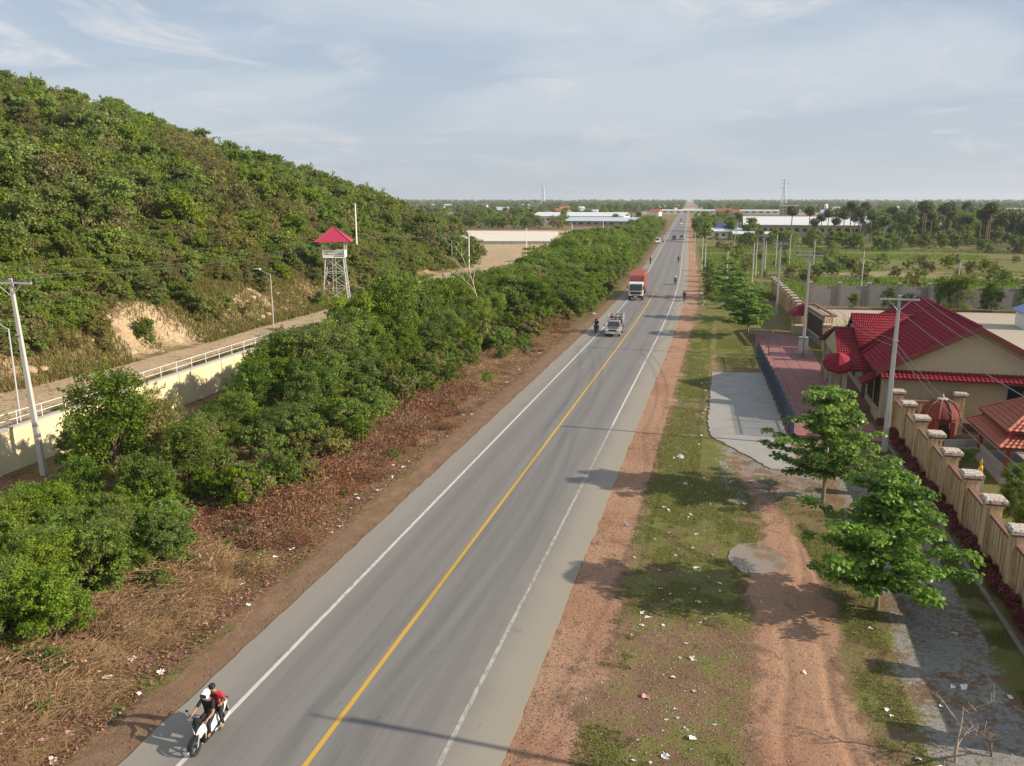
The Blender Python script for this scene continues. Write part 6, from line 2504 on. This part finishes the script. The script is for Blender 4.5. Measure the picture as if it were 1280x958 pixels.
# ------------------------------------------------------------------ fields and distance on the right
bush_crowns = {}
FB = 'bushes in the scrub field'
rng = random.Random(12)
for i in range(330):
    y_ = 136 + 240 * rng.random() ** 1.2
    x = 3 + (0.62 * y_) * rng.random() ** 0.9 + bendf(y_)
    if 11 < x < 62 and y_ < 138:
        continue
    if vnoise(np.array([x]), np.array([y_ * 2]), 40, 3)[0] < 0.42:
        continue
    t = plant('field_bush', bush_protos[rng.choices((0, 1, 2), (2, 2, 3))[0]], (x, y_, 0), rng.uniform(0.6, 1.7), 'rounded bush in the open scrub field behind the grey wall', 'bush', FB)
for i in range(110):
    y_ = 285 + 60 * rng.random()
    x = 4 + 150 * rng.random()
    plant('hedge_bush', hill_protos[rng.choice((0, 2, 4))], (x, y_, 0), rng.uniform(0.5, 1.0), 'dense green bush along the far side of the scrub field', 'bush', 'bushes along the far field edge')
# tall grass of the field
n = 190000
yy = 136 + 170 * RNG.random(n) ** 1.2
xx = -2 + 0.72 * yy * RNG.random(n) + bend(yy)
k = (vnoise(xx * 0.6, yy * 1.6, 26, 3) > 0.47) & ~((xx > 9) & (xx < 78) & (yy < 141)) 
xx, yy = xx[k], yy[k]
P = np.stack([xx, yy, np.zeros(len(xx))], 1)
o = bpy.data.objects.new('field_grass', blades_mesh('field_grass', P, RNG.uniform(0.25, 0.8, len(P)), np.stack([RNG.random(len(P)), (RNG.random(len(P)) < 0.10) * 0.7], 1), M['leaf_bright'], w=0.10, spread=0.9))
link(o)
tag(o, 'rank green grass covering the open field', 'grass', kind='stuff')


def palm_proto(seed, H):
    rr = np.random.default_rng(seed)
    mb = MB()
    mb.smooth = True
    mb.tube([(0, 0, -.3), (.1, 0, H * .5), (0, .1, H)], [.28, .2, .17], 8)
    n_ = 620
    d = unit(rr.normal(size=(n_, 3)))
    d[:, 2] = d[:, 2] * .8 + .12
    r = rr.uniform(.5, 2.5, n_)[:, None]
    P = d * r + np.array([0, .1, H + .3])
    return mb.mesh('palm_trunk', M['bark'], recalc=False), leaf_mesh('palm_crown', P, d + rr.normal(size=d.shape) * .5, rr.uniform(.7, 1.3, n_), np.stack([rr.random(n_), (rr.random(n_) < .06) * 1.0], 1), M['leaf_palm'], .35, rr)


palms = [palm_proto(300 + i, h_) for i, h_ in enumerate((10.0, 12.0, 8.5))]
PG = 'sugar palms beyond the field'
pp = [(26.5, 372), (31, 345), (33.5, 350), (36.5, 356), (38, 346), (41.5, 352), (44, 348)]
for i in range(80):
    y_ = 312 + 130 * rng.random()
    pp.append((46 + rng.random() * (0.36 * y_), y_))
for i, (x, y_) in enumerate(pp):
    plant('sugar_palm', palms[i % 3], (x, y_, 0), rng.uniform(.8, 1.1), 'sugar palm with round crown beyond the open field', 'palm', PG)
for i in range(150):
    y_ = 340 + 280 * rng.random()
    x = 62 + rng.random() * (0.42 * y_)
    plant('far_tree', hill_protos[rng.choice((0, 1, 2))], (x, y_, 0), rng.uniform(1.2, 2.2), 'dark tree in the grove behind the sugar palms', 'tree', 'trees of the grove behind the palms')
for i in range(60):
    y_ = 330 + 400 * rng.random()
    x = bendf(y_) + rng.choice((rng.uniform(-2, 30), rng.uniform(-260, -50)))
    if x < -50 and y_ < 430:
        y_ += 110
        x = x * 1.2
    plant('village_tree', hill_protos[rng.choice((0, 1, 2))], (x, y_, 0), rng.uniform(0.9, 1.6), 'round dark tree among the distant warehouses', 'tree', 'trees among the distant warehouses')
hx_ = [(-90 - 70 * rng.random(), 435 + 60 * rng.random()) for _ in range(26)]
for (x, y_) in hx_:
    plant('yard_tree', hill_protos[rng.choice((0, 1, 2, 3))], (x, y_, 0), rng.uniform(1.1, 1.7), 'dark tree behind the white concrete lot', 'tree', 'trees behind the white lot')

for i in range(42):
    y_ = 168 + 100 * rng.random()
    x = float(foot_x(y_)) + 1 - 14 * rng.random()
    plant('hill_foot_tree', hill_protos[rng.choice((0, 1, 2, 3, 4))], (x, y_, tz(x, y_) - .2), rng.uniform(0.8, 1.4), 'green tree at the low end of the wooded hill above the dirt road', 'tree', 'trees at the low end of the hill')

# white concrete lot with low retaining wall
LOTW = simple('lot_white', (0.62, 0.57, 0.48), 0.9, var=0.06, scale=0.05)
lt = thing('white_lot', 'raised white concrete lot at the end of the dirt road', 'lot')
MB().prism([(-100, 297), (-62, 306), (-80, 405), (-135, 400)], -0.2, 0.85, 'Z').build('slab', LOTW, lt)
q = MB()
for i in range(12):
    a = Vector((-100, 296.6, 0)).lerp(Vector((-62, 305.6, 0)), (i + .5) / 12)
    q.box((a.x, a.y, .5), (3.2, .3, 1.1), math.atan2(9, 38))
q.build('retaining_edge', M['grey_wall'], lt)


def shed(name, label, x0, x1, y0, depth, eave, rdg, wall, roof, cat='warehouse', bays=8, rz=0.0, along='x'):
    t = thing(name, label, cat, ((x0 + x1) / 2, y0, 0), rz)
    w = x1 - x0
    MB().box6(-w / 2, w / 2, 0, depth, 0, eave).build('wall', wall, t)
    m = MB()
    m.prism([(-0.8, eave), (depth / 2, rdg), (depth + .8, eave), (depth + .8, eave + .25), (depth / 2, rdg + .25), (-0.8, eave + .25)], -w / 2 - .6, w / 2 + .6, 'X')
    m.build('roof', roof, t)
    me = MB().box((0, -.04, eave * .55), (w / bays * .55, .1, eave * .35)).mesh('window', M['glass'])
    for i in range(bays):
        child('window', me, t, (-w / 2 + (i + .5) * w / bays, 0, 0))
    return t


RW = simple('white_sheet_roof', (0.62, 0.63, 0.64), 0.45, var=0.06, scale=0.1)
RB = simple('pale_blue_sheet_roof', (0.42, 0.50, 0.58), 0.45, var=0.06, scale=0.1)
TANW = simple('tan_wall', (0.40, 0.33, 0.24), 0.9, var=0.12, scale=0.1)
shed('warehouse', 'long white roofed warehouse beyond the field, left of the palms', 8, 58, 405, 34, 4.6, 8.0, TANW, RW, bays=14)
shed('warehouse', 'pale blue and white warehouse behind the row of palms', 62, 92, 410, 30, 5.0, 8.5, M['white'], RB, bays=8)
shed('warehouse', 'wide white roofed warehouse behind the trees left of the road', -135, -70, 590, 40, 4.5, 7.0, M['white'], RW, bays=14)
shed('warehouse', 'blue tinted warehouse left of the road, nearer than the white one', -100, -52, 520, 30, 3.0, 5.0, TANW, RB, bays=10)
shed('shop_row', 'low white roofed shop beside the road before the warehouses', -8, 6, 368, 10, 2.8, 4.0, M['white'], RW, 'shop', 5)
shed('shop_row', 'small open shop with white awning nearest the road on the right', 3, 18, 352, 9, 2.4, 3.2, TANW, RW, 'shop', 5)
BT = simple('blue_tarp', (0.04, 0.06, 0.18), 0.5)
shed('tarp_stall', 'stall under a dark blue tarpaulin roof by the shops', -4, 5, 384, 9, 3.6, 5.6, TANW, BT, 'stall', 2)
shed('long_wall_building', 'very long pale low building crossing behind the road end', -75, 80, 1010, 14, 3.6, 4.6, M['white'], RW, 'building', 20)
shed('far_warehouse', 'far white sheds seen beside the foot of the hill', -560, -430, 1480, 30, 6, 8, M['white'], RW, bays=8)
shed('far_warehouse', 'small far white shed left of the pylon', -395, -350, 1500, 30, 6, 8, M['white'], RW, bays=4)
tb = thing('block_building', 'tan multi storey block standing above the far trees', 'building', (62, 920, 0))
MB().box6(-9, 9, 0, 12, 0, 10).build('wall', TANW, tb)
MB().box6(-9.5, 9.5, -.5, 12.5, 10, 10.6).build('roof', M['white'], tb)
wme = MB().box((0, -.05, 0), (1.4, .12, 1.3)).mesh('window', M['glass'])
for i in range(6):
    for k in range(3):
        child('window', wme, tb, (-7.2 + i * 2.9, 0, 1.9 + k * 3.0))
wt2 = thing('water_tower', 'white and blue water tower above the far trees', 'water tower', (88, 830, 0), 0, None, (.62, .62, .85))
MB().lathe([(1.6, 0), (1.6, 9)], n=12).build('shaft', simple('blue_tower', (0.12, 0.2, 0.38), 0.6), wt2)
MB().lathe([(1.6, 9), (3.0, 10.5), (3.0, 13), (1.5, 14.2), (0.01, 14.6)], n=16).build('tank', M['white'], wt2)
hm = [MB().box6(-5, 5, 0, 8, 0, 4).mesh('wall', c) for c in (M['white'], TANW)]
hr2 = [MB().prism([(-.6, 3.9), (4, 6.4), (8.6, 3.9)], -5.6, 5.6, 'X').mesh('roof', c) for c in (RW, M['orangeroof'], RB)]
for i in range(70):
    y_ = 750 + 1500 * rng.random() ** 1.3
    x = bendf(y_) * .5 + rng.uniform(-.42, .72) * y_
    if abs(x - bendf(y_)) < 22:
        continue
    t = thing('village_house', 'tiny pale roofed house among the trees of the far plain', 'house', (x, y_, 0), rng.uniform(-.4, .4), 'houses on the far plain', rng.uniform(.8, 1.5))
    child('wall', rng.choice(hm), t)
    child('roof', rng.choice(hr2), t)

# lattice pylons
def pylon(x, y_, H_, label):
    t = thing('power_pylon', label, 'pylon', (x, y_, 0))
    def c_(sx_, sy_, f):
        w = (H_ * .085) * (1 - f) ** 1.2 + H_ * .012
        return Vector((sx_ * w, sy_ * w, f * H_))
    m = MB()
    for sx_, sy_ in cor:
        m.tube([c_(sx_, sy_, f) for f in np.linspace(0, 1, 9)], .5, 4)
    m.build('legs', M['steel'], t)
    m = MB()
    for k in range(8):
        for a, b in zip(cor, cor[1:] + cor[:1]):
            m.tube([c_(*a, k / 8), c_(*b, (k + 1) / 8)], .28, 3)
            m.tube([c_(*b, k / 8), c_(*a, (k + 1) / 8)], .28, 3)
    m.build('bracing', M['steel'], t)
    for f in (.72, .84, .95):
        MB().tube([(-H_ * .14, 0, f * H_), (0, 0, f * H_ + 1.5), (H_ * .14, 0, f * H_)], .4, 4).build('crossarm', M['steel'], t)


pylon(-455, 2110, 58, 'lattice pylon on the horizon left of the road')
pylon(92, 1515, 50, 'lattice pylon on the horizon right of the road')

# woods of the far plain: they read as one mass
n = 9500
yy = 520 * np.exp(RNG.random(n) * math.log(11))
xx = RNG.uniform(-.62, .9, n) * yy
k = (np.abs(xx - bend(yy)) > 16) & (vnoise(xx * .3, yy * 1.3, 150, 3) > np.interp(yy, [500, 900, 1500, 3000], [.50, .42, .33, .15])) & ~((xx > -150) & (xx < 95) & (yy < 660)) & ~((np.abs(yy - 985) < 70) & (np.abs(xx) < 90))
xx, yy = xx[k], yy[k]
scatter('far_woods', np.stack([xx, yy, np.zeros(len(xx)) - .3], 1), RNG.choice([0, 1, 2, 3], len(xx), p=[.32, .3, .28, .1]), RNG.uniform(0, 6.28, len(xx)), RNG.uniform(.9, 1.9, len(xx)) * np.interp(yy, [500, 1500, 5000], [1.0, 1.25, 2.0]), crowns, 'dark woods spreading over the far plain to the horizon', 'woods')

# ------------------------------------------------------------------ haze in the air
hz_ = MB()
hz_.box6(-7500, 7500, -300, 13000, -1.6, 95)
ho = hz_.build('haze', [], None)
t = bpy.data.materials.new('haze_air')
t.use_nodes = True
nt = t.node_tree
nt.nodes.clear()
out = nt.nodes.new('ShaderNodeOutputMaterial')
pv_ = nt.nodes.new('ShaderNodeVolumePrincipled')
pv_.inputs['Color'].default_value = (0.80, 0.88, 0.97, 1)
pv_.inputs['Density'].default_value = 0.00013
pv_.inputs['Anisotropy'].default_value = 0.2
nt.links.new(pv_.outputs[0], out.inputs['Volume'])
ho.data.materials.append(t)
tag(ho, 'thin bluish haze in the air over the plain', 'haze', kind='stuff')
